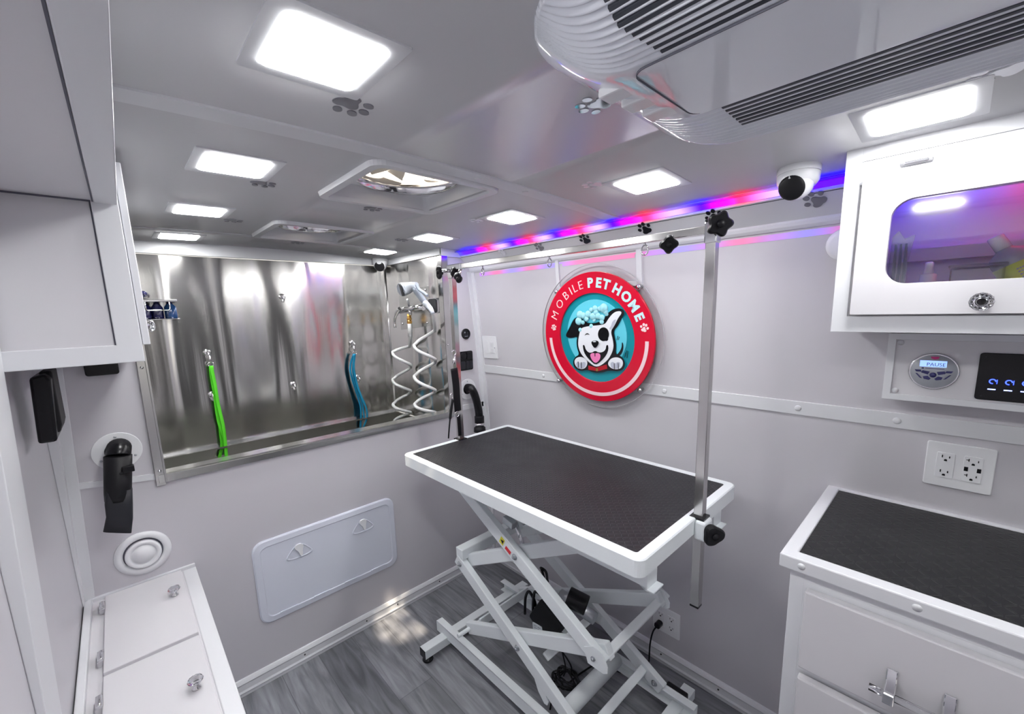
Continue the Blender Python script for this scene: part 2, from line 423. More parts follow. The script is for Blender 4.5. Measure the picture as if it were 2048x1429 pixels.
def attach(o, parent):
    o.parent = parent
    root = parent
    # every part mesh holds room coordinates; its thing is a plain translated Empty
    if parent.type == 'EMPTY': o.matrix_parent_inverse = Matrix.Translation(-parent.location)
def thing(name, loc, label, cat, group=None):
    o = bpy.data.objects.new(name, None); COL.objects.link(o); o.location = loc; o.empty_display_size = .05
    o['label'] = label; o['category'] = cat
    if group: o['group'] = group
    return o
def tag(o, label, cat, group=None):
    o['label'] = label; o['category'] = cat
    if group: o['group'] = group
    return o
def struct(o): o['kind'] = 'structure'; return o
def text_mesh(body, size, fr, bold=0.0, ext=.0008, name='lettering', mat='ice', parent=None, align='CENTER', shear=0):
    cu = bpy.data.curves.new(name, 'FONT'); cu.body = body; cu.size = size; cu.align_x = align; cu.align_y = 'CENTER'
    cu.offset = bold; cu.extrude = ext; cu.shear = shear; cu.resolution_u = 3
    o = bpy.data.objects.new('tmp', cu); COL.objects.link(o)
    dg = bpy.context.evaluated_depsgraph_get(); me = bpy.data.meshes.new_from_object(o.evaluated_get(dg))
    vs = [tuple(v.co) for v in me.vertices]; fs = [list(p.vertices) for p in me.polygons]
    bpy.data.objects.remove(o); bpy.data.meshes.remove(me); bpy.data.curves.remove(cu)
    return vs, fs

# ================================================================== SETTING
XE, XB = 2.95, -.63            # far end behind the viewer, back of the tub alcove
YT = -.26                      # tub side wall
m = MB(); m.box(-.02, -1.74, -.03, XE, .02, 0); struct(m.build('floor', 'floor'))
# ceiling with two vent openings
V = [(.735, -.865), (-.06, -.862)]; VH = .165
xs = sorted([XB, XE] + [v[0] + s * VH for v in V for s in (-1, 1)]); ys = sorted([.02, -1.76] + [-.865 - VH, -.865 + VH] + [-1.76 + .05 * i for i in range(1, 36)])
ys = [y for i, y in enumerate(ys) if i == 0 or y - ys[i - 1] > .004]
m = MB()
for i in range(len(xs) - 1):
    for j in range(len(ys) - 1):
        xm, ym = (xs[i] + xs[i + 1]) / 2, (ys[j] + ys[j + 1]) / 2
        if any(abs(xm - v[0]) < VH and abs(ym + .865) < VH for v in V): continue
        a = [(x, y, zc(y)) for x, y in ((xs[i], ys[j]), (xs[i], ys[j + 1]), (xs[i + 1], ys[j + 1]), (xs[i + 1], ys[j]))]
        m.add(a, [(0, 1, 2, 3)], True)
o = struct(m.build('ceiling', 'ceil')); sol = o.modifiers.new('thick', 'SOLIDIFY'); sol.thickness = .02; sol.offset = 1
for p in o.data.polygons:
    pass
def flipdown(o):
    me = o.data
    if me.polygons[0].normal.z > 0:
        bm = bmesh.new(); bm.from_mesh(me); bmesh.ops.reverse_faces(bm, faces=bm.faces); bm.to_mesh(me); bm.free()
flipdown(o); sol.offset = -1

def leaning_wall(name, fy, x0, x1, sgn):
    zs = [0, .3, .6] + [.6 + 1.32 * i / 24 for i in range(1, 25)]
    poly = [(fy(z), z) for z in zs] + [(fy(z) + sgn * .03, z) for z in reversed(zs)]
    m = MB(Fr((x0, 0, 0), (0, 1, 0), (0, 0, 1), (1, 0, 0))); m.prism(poly, 0, x1 - x0); return struct(m.build(name, 'wall'))
leaning_wall('wall_right', wy, -.02, XE, 1)
leaning_wall('wall_left', wl, -.02, XE, -1)
# back wall x=0 with tub opening
m = MB(FB(0, 0, -.02)); m.prism([(-1.76, 0), (.02, 0), (.02, 1.87), (-.245, 1.87), (-.245, .955), (-1.48, .955), (-1.48, 1.87), (-1.76, 1.87)], 0, .02); struct(m.build('wall_back', 'wall'))
m = MB(FB(0, 0, XE)); m.holed(rect(-1.8, 0, .05, 1.9), [rect(-.88, .02, -.12, 1.75), rect(-1.42, .95, -1.02, 1.70)], 0, .03); struct(m.build('wall_front', 'wall'))
m = MB(FB(0, 0, XE + .25)); m.box(-.92, 0, 0, -.08, 1.8, .03); m.box(-.90, 0, -.24, -.88, 1.77, 0); m.box(-.12, 0, -.24, -.10, 1.77, 0); m.box(-.9, 1.75, -.24, -.1, 1.77, 0); m.box(-.9, 0, -.24, -.1, .02, 0); struct(m.build('added_doorway_1', 'endwall'))  # unseen dark doorway, added so the steel panel reflects a dark band
m = MB(FB(0, 0, XE + .012)); m.box(-1.425, .945, 0, -1.015, 1.705, .004); struct(m.build('added_window_1', 'sheet'))  # unseen window, added for fill and a bright band in the steel
# baseboards
prof = [(0, 0), (.012, 0), (.012, .012), (.016, .018), (.012, .026), (.010, .048), (.014, .056), (.010, .064), (.006, .070), (0, .072)]
m = MB(Fr((0, 0, 0), (0, -1, 0), (0, 0, 1), (1, 0, 0))); m.prism(prof, .0, XE); struct(m.build('baseboard_right', 'trim'))
m = MB(Fr((0, 0, 0), (1, 0, 0), (0, 0, 1), (0, -1, 0))); m.prism(prof, 0, 1.42); struct(m.build('baseboard_back', 'trim'))
scr = []
for x, z in ((1.114, .0425), (1.349, .0395), (.62, .04)): scr.append(Fr((x, -.0125, z), (1, 0, 0), (0, 0, 1), (0, -1, 0)))
for y in (-1.1043, -.82, -.655, -.40): scr.append(Fr((.0125, y, .0395), (0, 1, 0), (0, 0, 1), (1, 0, 0)))
for i, f in enumerate(scr):
    m = MB(f); m.lathe([(.0035, 0), (.003, .002), (0, .0022)], n=10)
    tag(m.build('trim_screw', 'dark'), 'small dark screw head in the white baseboard', 'screw', 'dark screws along the baseboards')
# cove soffit along the right wall
prof = [(wy(1.72) + .01, 1.718), (wy(1.72) - .006, 1.718), (-.087, 1.726), (-.089, 1.735), (-.086, 1.742), (-.1475, 1.797), (-.1455, 1.801), (-.1500, 1.806), (-.1640, 1.8185), (-.1660, 1.834), (.01, 1.86)]
m = MB(Fr((0, 0, 0), (0, 1, 0), (0, 0, 1), (1, 0, 0))); m.prism(prof, 0, XE); struct(m.build('trim_1', 'trim'))
m = MB(); 
for x0, x1 in ((.0, 1.645),):
    m.F = Fr((x0, -.1505, 1.8045), (1, 0, 0), (0, -.70, .60), (0, -.60, -.70)); m.box(0, -.001, -.001, x1 - x0, .0185, .0022)
led = thing('light_strip', (.8, -.16, 1.81), 'coloured light strip glowing blue and red along the right ceiling corner', 'light strip')
m.build('lens', 'led', led)
m = MB(); m.box(0, -.186, 1.8165, 1.645, -.1635, 1.8195); m.build('ceiling_glow_face', 'ceil_glow', led)  # glow fading onto the ceiling, put in as a dim emissive face
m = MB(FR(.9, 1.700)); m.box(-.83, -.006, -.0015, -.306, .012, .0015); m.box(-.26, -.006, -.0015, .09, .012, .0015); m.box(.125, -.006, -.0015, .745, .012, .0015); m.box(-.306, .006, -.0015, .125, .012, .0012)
tag(m.build('light_strip', 'wall_glow'), 'dimmer coloured painted glow on the right wall just under the cove board', 'light strip')  # reflected LED glow put in as an emissive band, not a second lamp
m = MB(Fr((.0, -.1475, 1.797), (1, 0, 0), (0, -.745, .667), (0, -.667, -.745))); m.box(0, -.0065, -.001, XE, -.0045, .0006); struct(m.build('groove_shadow', 'slot'))  # dark strip painting the shadow line of the groove
# rail along the right wall, trims, corner strips
m = MB(FR(0, 1.19)); m.box(.02, -.021, -.001, XE, .021, .005); struct(m.build('trim_2', 'trim', bevel=.001))
m = MB()
zs = [.07 + (1.72 - .07) * i / 20 for i in range(21)]
for i in range(20):
    z0, z1 = zs[i], zs[i + 1]
    m.F = W; a = [(.0, wy(z0) + .002, z0), (.028, wy(z0) + .002, z0), (.028, wy(z1) + .002, z1), (.0, wy(z1) + .002, z1)]
    b = [(x, y - .008, z) for x, y, z in a]
    m.add(a + b, [(0, 3, 2, 1), (4, 5, 6, 7), (0, 1, 5, 4), (1, 2, 6, 5), (2, 3, 7, 6), (3, 0, 4, 7)])
    a = [(.0, wy(z0) - .03, z0), (.0, wy(z0), z0), (.0, wy(z1), z1), (.0, wy(z1) - .03, z1)]
    b = [(x + .005, y, z) for x, y, z in a]
    m.add(a + b, [(0, 3, 2, 1), (4, 5, 6, 7), (0, 1, 5, 4), (1, 2, 6, 5), (2, 3, 7, 6), (3, 0, 4, 7)])
struct(m.build('trim_3', 'trim'))
m = MB()
for i in range(20):           # left corner strip and flat batten on the left wall
    z0, z1 = .625 + i * .061, .625 + (i + 1) * .061
    for x0, x1, d, g in ((0, .006, .028, .041), (.68, .82, .004, .036), (0, .04, .004, .036)):
        a = [(x0, wl(z0), z0), (x1, wl(z0), z0), (x1, wl(z1), z1), (x0, wl(z1), z1)]; b = [(x, y + d + g * (z - .63), z) for x, y, z in a]
        m.add(a + b, [(0, 3, 2, 1), (4, 5, 6, 7), (0, 1, 5, 4), (1, 2, 6, 5), (2, 3, 7, 6), (3, 0, 4, 7)])
struct(m.build('trim_4', 'trim', bevel=.002))
m = MB(FB(0, 0)); m.prism([(-.245, .972), (-.03, .967), (-.03, .995), (-.245, 1.0)], 0, .005); m.prism([(-1.69, .998), (-1.49, .972), (-1.49, .992), (-1.69, 1.018)], 0, .005); struct(m.build('trim_5', 'trim'))
# header boards round the alcove top
m = MB(); m.box(XB + .006, -1.48, 1.803, XB + .025, YT, 1.87); struct(m.build('trim_6', 'trim', bevel=.001))
m = MB(); m.box(XB + .01, YT - .012, 1.800, .012, YT + .01, 1.88)
m.F = FB(0, 0); m.prism([(-.272, 1.792), (-.145, 1.792), (-.172, 1.826), (-.172, 1.86), (-.272, 1.87)], 0, .010); struct(m.build('trim_7', 'trim', bevel=.001))
# white batten frame above the sign
m = MB(FR(.81, 1.66))
m.box(-.205, -.070, -.001, -.187, .062, .010); m.box(.190, -.070, -.001, .212, .062, .010); m.box(-.187, -.070, -.001, .19, -.052, .010)
struct(m.build('trim_8', 'trim', bevel=.001))
# ceiling trims (run across, follow the crown)
def ceil_strip(name, x0, x1, ya, yb, th, mat='trim'):
    m = MB(); n = 24
    for i in range(n):
        y0, y1 = ya + (yb - ya) * i / n, ya + (yb - ya) * (i + 1) / n
        a = [(x0, y0, zc(y0) + .002), (x1, y0, zc(y0) + .002), (x1, y1, zc(y1) + .002), (x0, y1, zc(y1) + .002)]; b = [(x, y, z - th - .002) for x, y, z in a]
        m.add(a + b, [(0, 3, 2, 1), (4, 5, 6, 7), (0, 1, 5, 4), (1, 2, 6, 5), (2, 3, 7, 6), (3, 0, 4, 7)])
    return struct(m.build(name, mat))
ceil_strip('trim_9', .935, .988, -1.66, -.166, .004)
ceil_strip('trim_10', -.285, -.245, -1.48, -.262, .003)

# screw caps on rail
def cap(fr, lab, grp):
    m = MB(fr); m.lathe([(.009, -.001), (.009, .0012), (.006, .0025), (0, .003)], n=18); return tag(m.build('screw_cap', 'trim'), lab, 'screw cap', grp)
for u, v in ((1088, 747), (1330, 781), (1597, 812), (1795, 835)):
    p = hw(u, v); cap(FR(p.x, 1.19, .005), 'round white screw cap on the long white wall rail', 'screw caps on the wall rail')
for u, v in ((960, 352), (1052, 380)):
    p = hc(u, v); cap(FC(.962, p.y, .004), 'round white screw cap on the ceiling strip', 'screw caps on the ceiling strip')

# ================================================================== CEILING LIGHTS
def ceiling_light(x, y, lab, grp='square recessed ceiling lights'):
    f = FC(x, y); t = thing('ceiling_light', f.o, lab, 'ceiling light', grp)
    m = MB(f); m.holed(rrect(.176, .168, .004, 2), [rrect(.132, .126, .012, 5)], -.004, .003); m.build('frame', 'trim', t)
    m = MB(f); m.prism(rrect(.134, .128, .013, 5), -.003, .0045); m.build('diffuser', 'lite', t, bevel=.0012)
LX = [1.238, .69, .152, -.418]
for x, l in zip(LX, ('large bright square ceiling light nearest the viewer, top left', 'bright square ceiling light left of the near roof vent', 'bright square ceiling light left of the far roof vent', 'bright square ceiling light over the left end of the steel tub')):
    ceiling_light(x, -1.28, l)
ceiling_light(1.79, -1.28, 'added square ceiling light behind the viewer on the left side')  # out of view, added as fill in line with the left row
RX_ = [1.765, 1.235, .705, .19, -.325]
for x, l in zip(RX_, ('bright square ceiling light just above the white wall cabinet', 'bright square ceiling light above the round sign, left of the dome camera', 'bright square ceiling light between the near vent and the coloured light strip', 'bright square ceiling light above the shower hoses', 'bright square ceiling light above the small dome camera in the tub corner')):
    ceiling_light(x, -.432, l)
for x in (2.45,):
    ceiling_light(x, -.432, 'added square ceiling light far behind the viewer'); ceiling_light(x, -1.28, 'added square ceiling light behind the viewer near the far end')  # unseen pair, added as fill for the end behind the viewer

# ================================================================== ROOF VENTS
def roof_vent(cx, cy, lab, near):
    z0 = zc(cy); t = thing('roof_vent', (cx, cy, z0), lab, 'roof vent')
    f = Fr((cx, cy, z0), (1, 0, 0), (0, -1, 0), (0, 0, -1))
    # sloped flange
    out = rrect(.385, .392, .04, 6); inn = rrect(.326, .328, .02, 6); n = len(out)
    m = MB(f); vs = [(a, b, -.002 + .0) for a, b in out] + [(a, b, .010) for a, b in rrect(.376, .384, .036, 6)] + [(a, b, .010) for a, b in rrect(.338, .342, .024, 6)] + [(a, b, -.004) for a, b in inn]
    fs = [(r * n + i, r * n + (i + 1) % n, (r + 1) * n + (i + 1) % n, (r + 1) * n + i) for r in range(3) for i in range(n)]
    m.add(vs, fs, False); m.build('flange', 'trim', t)
    m = MB(f); vs = []
    for (w, h, r, z) in ((.3265, .3285, .02, .0), (.305, .305, .018, -.038)): vs += [(a, b, z) for a, b in rrect(w, h, r, 6)]
    m.add(vs, [(i, (i + 1) % n, n + (i + 1) % n, n + i) for i in range(n)], True)
    m.holed(rrect(.33, .33, .02, 6), [circ(.144, 40)], -.042, -.037); m.build('well', 'trim', t)
    m = MB(f); m.lathe([(.149, -.041), (.149, -.031), (.145, -.027), (.139, -.031), (.139, -.09), (.143, -.09)], n=48, cap=False); m.build('fan_ring', 'chrome', t, label='bright round ring of the fan')
    fan = MB(f)
    for k in range(8):
        a = 2 * PI * k / 8 + .2; q = f.rot(a); fan.F = q
        p0 = [(.028, -.010, -.082), (.028, .008, -.070), (.128, .026, -.064), (.129, -.018, -.086)]
        fan.add(p0 + [(x, y, z - .002) for x, y, z in p0], [(0, 1, 2, 3), (7, 6, 5, 4), (0, 4, 5, 1), (1, 5, 6, 2), (2, 6, 7, 3), (3, 7, 4, 0)])
    fan.F = f; fan.build('fan_blades', 'fanp', t)
    m = MB(f); m.lathe([(.030, -.095), (.030, -.066), (.02, -.060), (0, -.059)], n=24); m.build('hub', 'black' if near else 'white', t)
    m = MB(f)
    for k in range(3):
        a = 2 * PI * k / 3 + .5; m.cyl((.02 * math.cos(a), .02 * math.sin(a), -.096), (.138 * math.cos(a), .138 * math.sin(a), -.096), .003, 8)
    m.build('motor_bracket', 'zinc', t)
    m = MB(f); zt = -.150 if near else -.13
    if near:      # lid raised on its hinge side
        m.lathe([(.172, -.118), (.172, -.13), (.15, -.155), (.08, -.172), (0, -.176)], n=40); m.build('lid', 'smoke', t)
    else:
        m.lathe([(.165, -.118), (.165, -.13), (.15, -.15), (.08, -.165), (0, -.168)], n=40); m.build('lid', 'smoke', t)
    m = MB(f); m.holed(rrect(.36, .36, .03, 5), [rrect(.326, .326, .02, 5)], -.12, -.016); m.build('housing', 'trim', t)
roof_vent(V[0][0], V[0][1], 'white square roof vent with round fan beside the ceiling strip, nearer of two', True)
roof_vent(V[1][0], V[1][1], 'white square roof vent with round fan over the tub side, farther of two', False)

# ================================================================== PAW DECALS
PAWPAD = smooth_poly([(-.5, -.28), (-.22, -.42), (0, -.36), (.22, -.42), (.5, -.28), (.52, -.02), (.3, .10), (.2, .42), (0, .55), (-.2, .42), (-.3, .10), (-.52, -.02)], 2)
TOES = [(-.64, .38, .18, .22, .4), (-.25, .84, .19, .24, .12), (.25, .84, .19, .24, -.12), (.64, .38, .18, .22, -.4)]
def paw(fr, size, ang, mat, lab, cat='decal', grp=None, edge='outline'):
    f = fr.rot(ang); t = thing('paw_print_decal', f.o, lab, cat, grp); s = size
    m = MB(f)
    if edge: m.prism([(a * s * 1.10, b * s * 1.10) for a, b in PAWPAD], -.0005, .0006)
    m.prism([(a * s, b * s) for a, b in PAWPAD], -.0005, .0016 if edge else .001); 
    o = m.build('pad', mat, t)
    for x, y, rx, ry, r in TOES:
        m = MB(f)
        m.prism(circ(rx * s, 18, x * s, y * s, ry * s, r), -.0005, .0016 if edge else .001); m.build('toe', mat, t)
    return t
def ceil_paw(u, v, s, ang, mat, lab):
    p = hc(u, v); return paw(FC(p.x, p.y, .0005), s, ang, mat, lab, 'decal', None)
ceil_paw(697, 205, .042, 2.6 - .2, 'foilg', 'grey paw print decal on the ceiling just below the largest left light')
ceil_paw(1200, 206, .038, 1.25, 'foil', 'silver paw print decal on the ceiling at the tip of the air conditioner')
ceil_paw(520, 365, .038, 2.4, 'foilg', 'dull paw print decal on the ceiling beside the second left light')
ceil_paw(742, 416, .038, 2.4, 'foilg', 'dark paw print decal on the ceiling just below the nearer roof vent')
ceil_paw(1193, 368, .036, 1.2, 'foilw', 'pale paw print decal on the ceiling touching the light above the round sign')
ceil_paw(462, 440, .038, 2.3, 'foilg', 'dull paw print decal on the ceiling beside the third left light')
ceil_paw(592, 485, .038, 2.4, 'foilg', 'faint paw print decal on the ceiling just below the farther roof vent')
ceil_paw(958, 440, .036, 1.1, 'foilw', 'pale outlined paw print decal on the ceiling left of the light before the colour strip')
ceil_paw(808, 480, .038, 1.0, 'foilg', 'dark paw print decal on the ceiling left of the light above the hoses')
ceil_paw(2018, 138, .040, 1.3, 'foilw', 'white paw print decal on the ceiling right of the air conditioner grille')
def soff(u, v):
    # point of the slanted cove board
    n = Vector((0, -.665, -.747)); o = Vector((0, -.117, 1.7695)); d = ray(u, v); return CAM + d * ((o - CAM).dot(n) / d.dot(n))
SN = Vector((0, -.667, -.745)).normalized(); ST = Vector((1, 0, 0)).cross(SN) * -1
for u, v, s, a, mt, l in ((1007, 506, .026, .7, 'foilw', 'pale silver paw print decal on the cove board nearest the left corner'), (1082, 496, .030, .5, 'foilg', 'silver paw print decal on the cove board, second from the left corner'),
                    (1173, 481, .031, .3, 'foild', 'dark silver paw print decal on the cove board left of the round sign top'), (1293, 460, .032, .35, 'foild', 'black paw print decal on the cove board right above the round sign'),
                    (1431, 436, .032, .3, 'foild', 'black paw print decal on the cove board half hidden by the post knob'), (1637, 402, .034, .75, 'foilg', 'grey paw print decal on the cove board just under the large dome camera')):
    p = soff(u, v); f = Fr(p, (1, 0, 0), SN.cross(Vector((1, 0, 0))), SN); f.o = p + SN * .0012; paw(f, s, a, mt, l)

# ================================================================== AIR CONDITIONER
def build_ac():
    x0, x1, yf, yn, H = 1.420, 2.35, -.588, -1.150, .056
    RC = .14
    t = thing('air_conditioner', (1.85, -.87, zc(-.87)), 'glossy white ceiling air conditioner with long grilles at the top right', 'air conditioner')
    def dedge(x, y, r=RC):
        cx, cy = (x0 + x1) / 2, (yf + yn) / 2; hx, hy = (x1 - x0) / 2, (yf - yn) / 2
        qx, qy = abs(x - cx) - (hx - r), abs(y - cy) - (hy - r)
        return -(math.hypot(max(qx, 0), max(qy, 0)) + min(max(qx, qy), 0) - r)
    def zbot(x, y):
        d = max(0, dedge(x, y)); k = min(1, d / .15); return zc(y) - .006 - H * (1 - (1 - k) ** 2.2)
    def march(u, v):
        d = ray(u, v); t = .25
        for _ in range(2000):
            p = CAM + d * t
            if p.z >= (zbot(p.x, p.y) if dedge(p.x, p.y) > 0 else zc(p.y)): return p
            t += .0008
        return p
    near = [march(1322 - 14.3 * k, 106 - 8.6 * k) for k in range(7)]
    ys1 = [p.y for p in near]; d1 = (ys1[-1] - ys1[0]) / 6
    ys1 += [ys1[-1] + d1 * (k + 1) for k in range(4)]; ys1 = [y for y in ys1 if y > yn + .012]
    far = [march(1700, v).y for v in (129, 139, 149, 159, 168, 176, 183)]
    far = sorted(far); pf = (far[-1] - far[0]) / 6
    def surf(x, y):
        c = y + .22 * math.exp(-(x - x0) / .030)
        rib = 0; d = max(0, dedge(x, y))
        top = ys1[0] - d1 / 2
        if c < top: rib = .5 - .5 * math.cos(2 * PI * (c - top) / d1)
        if y > far[0] - pf / 2 and x > x0 + .05: rib = max(rib, .5 - .5 * math.cos(2 * PI * (y - far[0] + pf / 2) / pf))
        return zbot(x, y) + .0035 * rib * min(1, d / .012)
    m = MB(); nx, ny = 190, 420; vs = []; fs = []
    cx, cy = (x0 + x1) / 2, (yf + yn) / 2
    for i in range(nx + 1):
        x = x0 + (x1 - x0) * ((i / nx) ** 1.5)
        for j in range(ny + 1):
            px, py = x, yn + (yf - yn) * j / ny
            if dedge(px, py) < 0:
                sx, sy = (1 if px > cx else -1), (1 if py > cy else -1)
                ax, ay = cx + sx * ((x1 - x0) / 2 - RC), cy + sy * ((yf - yn) / 2 - RC)
                L = math.hypot(px - ax, py - ay); px, py = ax + (px - ax) * RC / L, ay + (py - ay) * RC / L
            e = i in (0, nx) or j in (0, ny) or dedge(px, py) < 1e-5
            vs.append((px, py, surf(px, py) if not e else zc(py) + .003))
    for i in range(nx):
        for j in range(ny):
            a = i * (ny + 1) + j; fs.append((a, a + 1, a + ny + 2, a + ny + 1))
    m.add(vs, fs, True); m.build('shroud', 'acw', t)
    def groove(y, xa, xb, hw_, name):
        m = MB(); v = []; f = []
        for i in range(13):
            x = xa + (xb - xa) * i / 12; s = (zbot(x, y + .003) - zbot(x, y - .003)) / .006; zz = zbot(x, y) + .0005
            for dy, dz in ((-hw_, 0), (hw_, 0), (hw_, .005), (-hw_, .005)): v.append((x, y + dy, zz + s * dy + dz))
        for i in range(12):
            b = i * 4
            for q in range(4): f.append((b + q, b + (q + 1) % 4, b + 4 + (q + 1) % 4, b + 4 + q))
        f += [(3, 2, 1, 0), (48, 49, 50, 51)]
        m.add(v, f); m.build(name, 'slot', t)
    for k, y in enumerate(ys1): groove(y, near[min(k, 6)].x, 2.24, abs(d1) * .24, 'intake_slot')
    for y in far: groove(y, 1.585, 2.26, pf * .20, 'outlet_slot')
    z = zbot(1.75, -.90); pc = (ys1[0] + far[0]) / 2; ph = far[0] - ys1[0] - .014
    m = MB(); m.holed(rrect(.68, ph, .02, 5, 1.885, pc), [rrect(.6775, ph - .0025, .019, 5, 1.885, pc)], z - .0004, z + .002); m.build('panel_seam', 'gap', t)
    for k in range(3):
        cx_, cy_ = 1.492 + .008 * k, pc - ph * .22 + .045 * k; m = MB(); zz = zbot(cx_ + .01, cy_); m.box(cx_ - .018, cy_ - .016, zz - .003, cx_ + .030, cy_ + .016, zz + .01); m.build('end_clip', 'white', t, bevel=.003)
    print('AC', ys1[0], d1, far[0], pf, z)
build_ac()

# ================================================================== DOME CAMERAS
def dome(c, r, look, lab, ceilf):
    t = thing('dome_camera', c, lab, 'security camera')
    m = MB(ceilf); m.lathe([(r, -.004), (r, r * .28), (r * .985, r * .32)], n=36); m.build('base', 'white', t)
    m = MB(ceilf); m.lathe([(r * .97, r * .32), (r * .99, r * .36), (r * .95, r * .70), (r * .80, r * .92), (r * .50, r * 1.0), (0, r * 1.02)], n=36); m.build('cover', 'white', t)
    d = (Vector(look) - (c + ceilf.n * r * .85)).normalized(); u = d.cross(Vector((0, 0, 1))).normalized(); v = u.cross(d) * 1
    f = Fr(c + ceilf.n * r * .75, u, v, d); f.n = d
    m = MB(f); prof = [(r * .78 * math.cos(a), r * .78 * math.sin(a)) for a in [PI / 2 * (i / 10) for i in range(1, 7)]]
    m.lathe([(r * .80, 0)] + [(r * .80 * math.cos(a), r * .80 * math.sin(a) + r * .22) for a in (0, .3, .55, .7)] , n=36); m.build('eyeball', 'white', t)
    m = MB(f); h = r * .80 * math.sin(.7) + r * .22
    m.lathe([(r * .63, h - .004), (r * .63, h + r * .02), (r * .5, h + r * .07), (0, h + r * .12)], n=36); m.build('lens_window', 'blackm', t, label='round black lens window')
p = Vector((1.548, -.268, zc(-.268)))
dome(p, .046, (1.40, -1.2, 1.35), 'large white dome camera with black lens at the coloured light strip', FC(p.x, p.y, 0))
p = Vector((-.565, -.315, zc(-.315)))
dome(p, .046, (.6, -1.2, 1.2), 'small white dome camera in the far corner above the steel tub', FC(p.x, p.y, 0))
# ================================================================== TUB
def hook(y, z, lab, empty=True):
    f = FB(y, z, XB + .004); t = thing('wall_hook', f.o, lab, 'hook')
    m = MB(f); m.lathe([(.017, 0), (.017, .003), (.010, .005), (0, .006)], n=20); m.build('plate', 'chrome', t)
    m = MB(f); m.tube(catmull([(0, .004, .004), (0, .006, .022), (0, -.008, .034), (0, -.024, .026), (0, -.026, .012), (0, -.014, .006)], 5), .0035, 8); m.build('ring', 'chrome', t)
tb = thing('dog_bathtub', (-.3, -.87, .62), 'long stainless steel dog bathtub set into the back wall', 'bathtub')
X1 = XB + .004
tp1 = thing('steel_wall_panel', (XB, -.87, 1.34), 'wide wavy stainless steel wall panel above the tub with the leashes', 'wall panel')
tp2 = thing('steel_wall_panel', (-.3, YT, 1.34), 'narrow stainless steel wall panel behind the white coiled hoses', 'wall panel')
tp3 = thing('steel_wall_panel', (-.3, -1.486, 1.34), 'stainless steel side panel hidden at the left end of the tub', 'wall panel')
m = MB(); m.box(XB - .01, -1.478, .887, X1, YT - .001, 1.800); m.build('sheet', 'steel', tp1)
m = MB(); m.box(X1 + .001, YT, .887, -.004, YT + .008, 1.800); m.build('sheet', 'steel', tp2)
m = MB(); m.box(X1 + .001, -1.488, .887, -.024, -1.480, 1.82); m.build('sheet', 'steel', tp3)
m = MB()   # basin: open box
m.F = W; z0, z1 = .60, .885
for b in ((X1, -1.48, z0, -.03, YT, z0 + .01), (X1, -1.48, z0, X1 + .012, YT, z1), (-.04, -1.48, z0, -.03, YT, .94), (X1, -1.48, z0, -.03, -1.47, z1), (X1, YT - .01, z0, -.03, YT, z1)): m.box(*b)
m.box(X1, -1.48, z1 - .004, X1 + .05, YT, z1 + .004); m.build('basin', 'steelf', tb)
m = MB(FB(0, 0, -.006)); m.prism([(-1.484, .957), (-.246, .950), (-.246, .978), (-1.484, .985)], 0, .018); m.prism([(-1.484, .979), (-.246, .972), (-.246, .978), (-1.484, .985)], -.05, .018); m.build('front_rim', 'steelf', tb, bevel=.001)
m = MB(FB(0, 0, -.004)); m.prism([(-1.492, .948), (-1.466, .948), (-1.462, 1.86), (-1.486, 1.86)], 0, .014); m.box(-1.468, .96, .0, -1.462, 1.85, .026); m.build('edge_strip', 'steelf', tp3, bevel=.0008)
m = MB(FB(0, 0, -.03)); m.box(-.272, .96, .0, -.268, 1.795, .042); m.box(-.272, .96, .038, -.236, 1.795, .042); m.build('corner_post', 'brush', tp2, bevel=.001)
for z in (1.36, 1.0):
    m = MB(FB(-1.478, z, .010)); m.lathe([(.005, 0), (.004, .002), (0, .003)], n=12); m.build('rivet', 'chrome', tp3)
for i, (u, v) in enumerate(((886, 696), (886, 829), (896, 690))):
    p = hit(u, v, 1, YT); m = MB(FY(p.x, p.z, YT)); m.lathe([(.005, 0), (.004, .002), (0, .003)], n=12); m.build('rivet', 'chrome', tp2)
m = MB(FB(0, 0, X1)); m.box(-1.478, .889, 0, YT - .002, .897, .004); m.build('bottom_seam', 'chrome', tp1)
m = MB(); m.cyl((X1 + .004, YT - .002, .89), (X1 + .004, YT - .002, 1.80), .003, 8); m.build('corner_seam', 'chrome', tp1)
hook(-.858, 1.615, 'chrome ring hook highest on the steel back panel')
hook(-1.216, 1.352, 'chrome ring hook holding the green leash')
hook(-.853, 1.143, 'chrome ring hook low in the middle of the steel back panel')
hook(-.504, 1.345, 'chrome ring hook holding the blue leash')
hook(-.492, 1.135, 'chrome ring hook just right of the blue leash')
hook(-1.221, 1.145, 'chrome ring hook partly covered by the green leash')
# leashes
def px_path(pts, x): return [hit(u, v, 0, x) for u, v in pts]
def leash(mat, lab, hooky, hookz, strands, clip, rad):
    t = thing('dog_leash', (XB + .03, hooky, hookz), lab, 'leash')
    m = MB()
    m.tube(catmull(clip, 6), .0042, 8, raw=True); m.F = FB(clip[-1].y, clip[-1].z, clip[-1].x); m.cyl((0, .0, 0), (0, .034, 0), .005, 10)
    m.tube([(.012 * math.cos(a), -.008 + .010 * math.sin(a), 0) for a in [2 * PI * i / 16 for i in range(16)]], .0028, 8, closed=True)
    m.build('clip', 'chrome', t, label='chrome snap clip')
    for i, s in enumerate(strands):
        m = MB(); m.tube(catmull(s, 8), rad[i], 10, raw=True, flat=(1, .4, 0)); m.build('strap', mat, t)
    return t
xl = XB + .035
g1 = px_path([(421, 732), (424, 760), (432, 800), (438, 836), (442, 872), (444, 890), (439, 917)], xl)
g2 = px_path([(422, 732), (430, 770), (437, 812), (446, 850), (450, 880), (453, 916)], xl + .012)
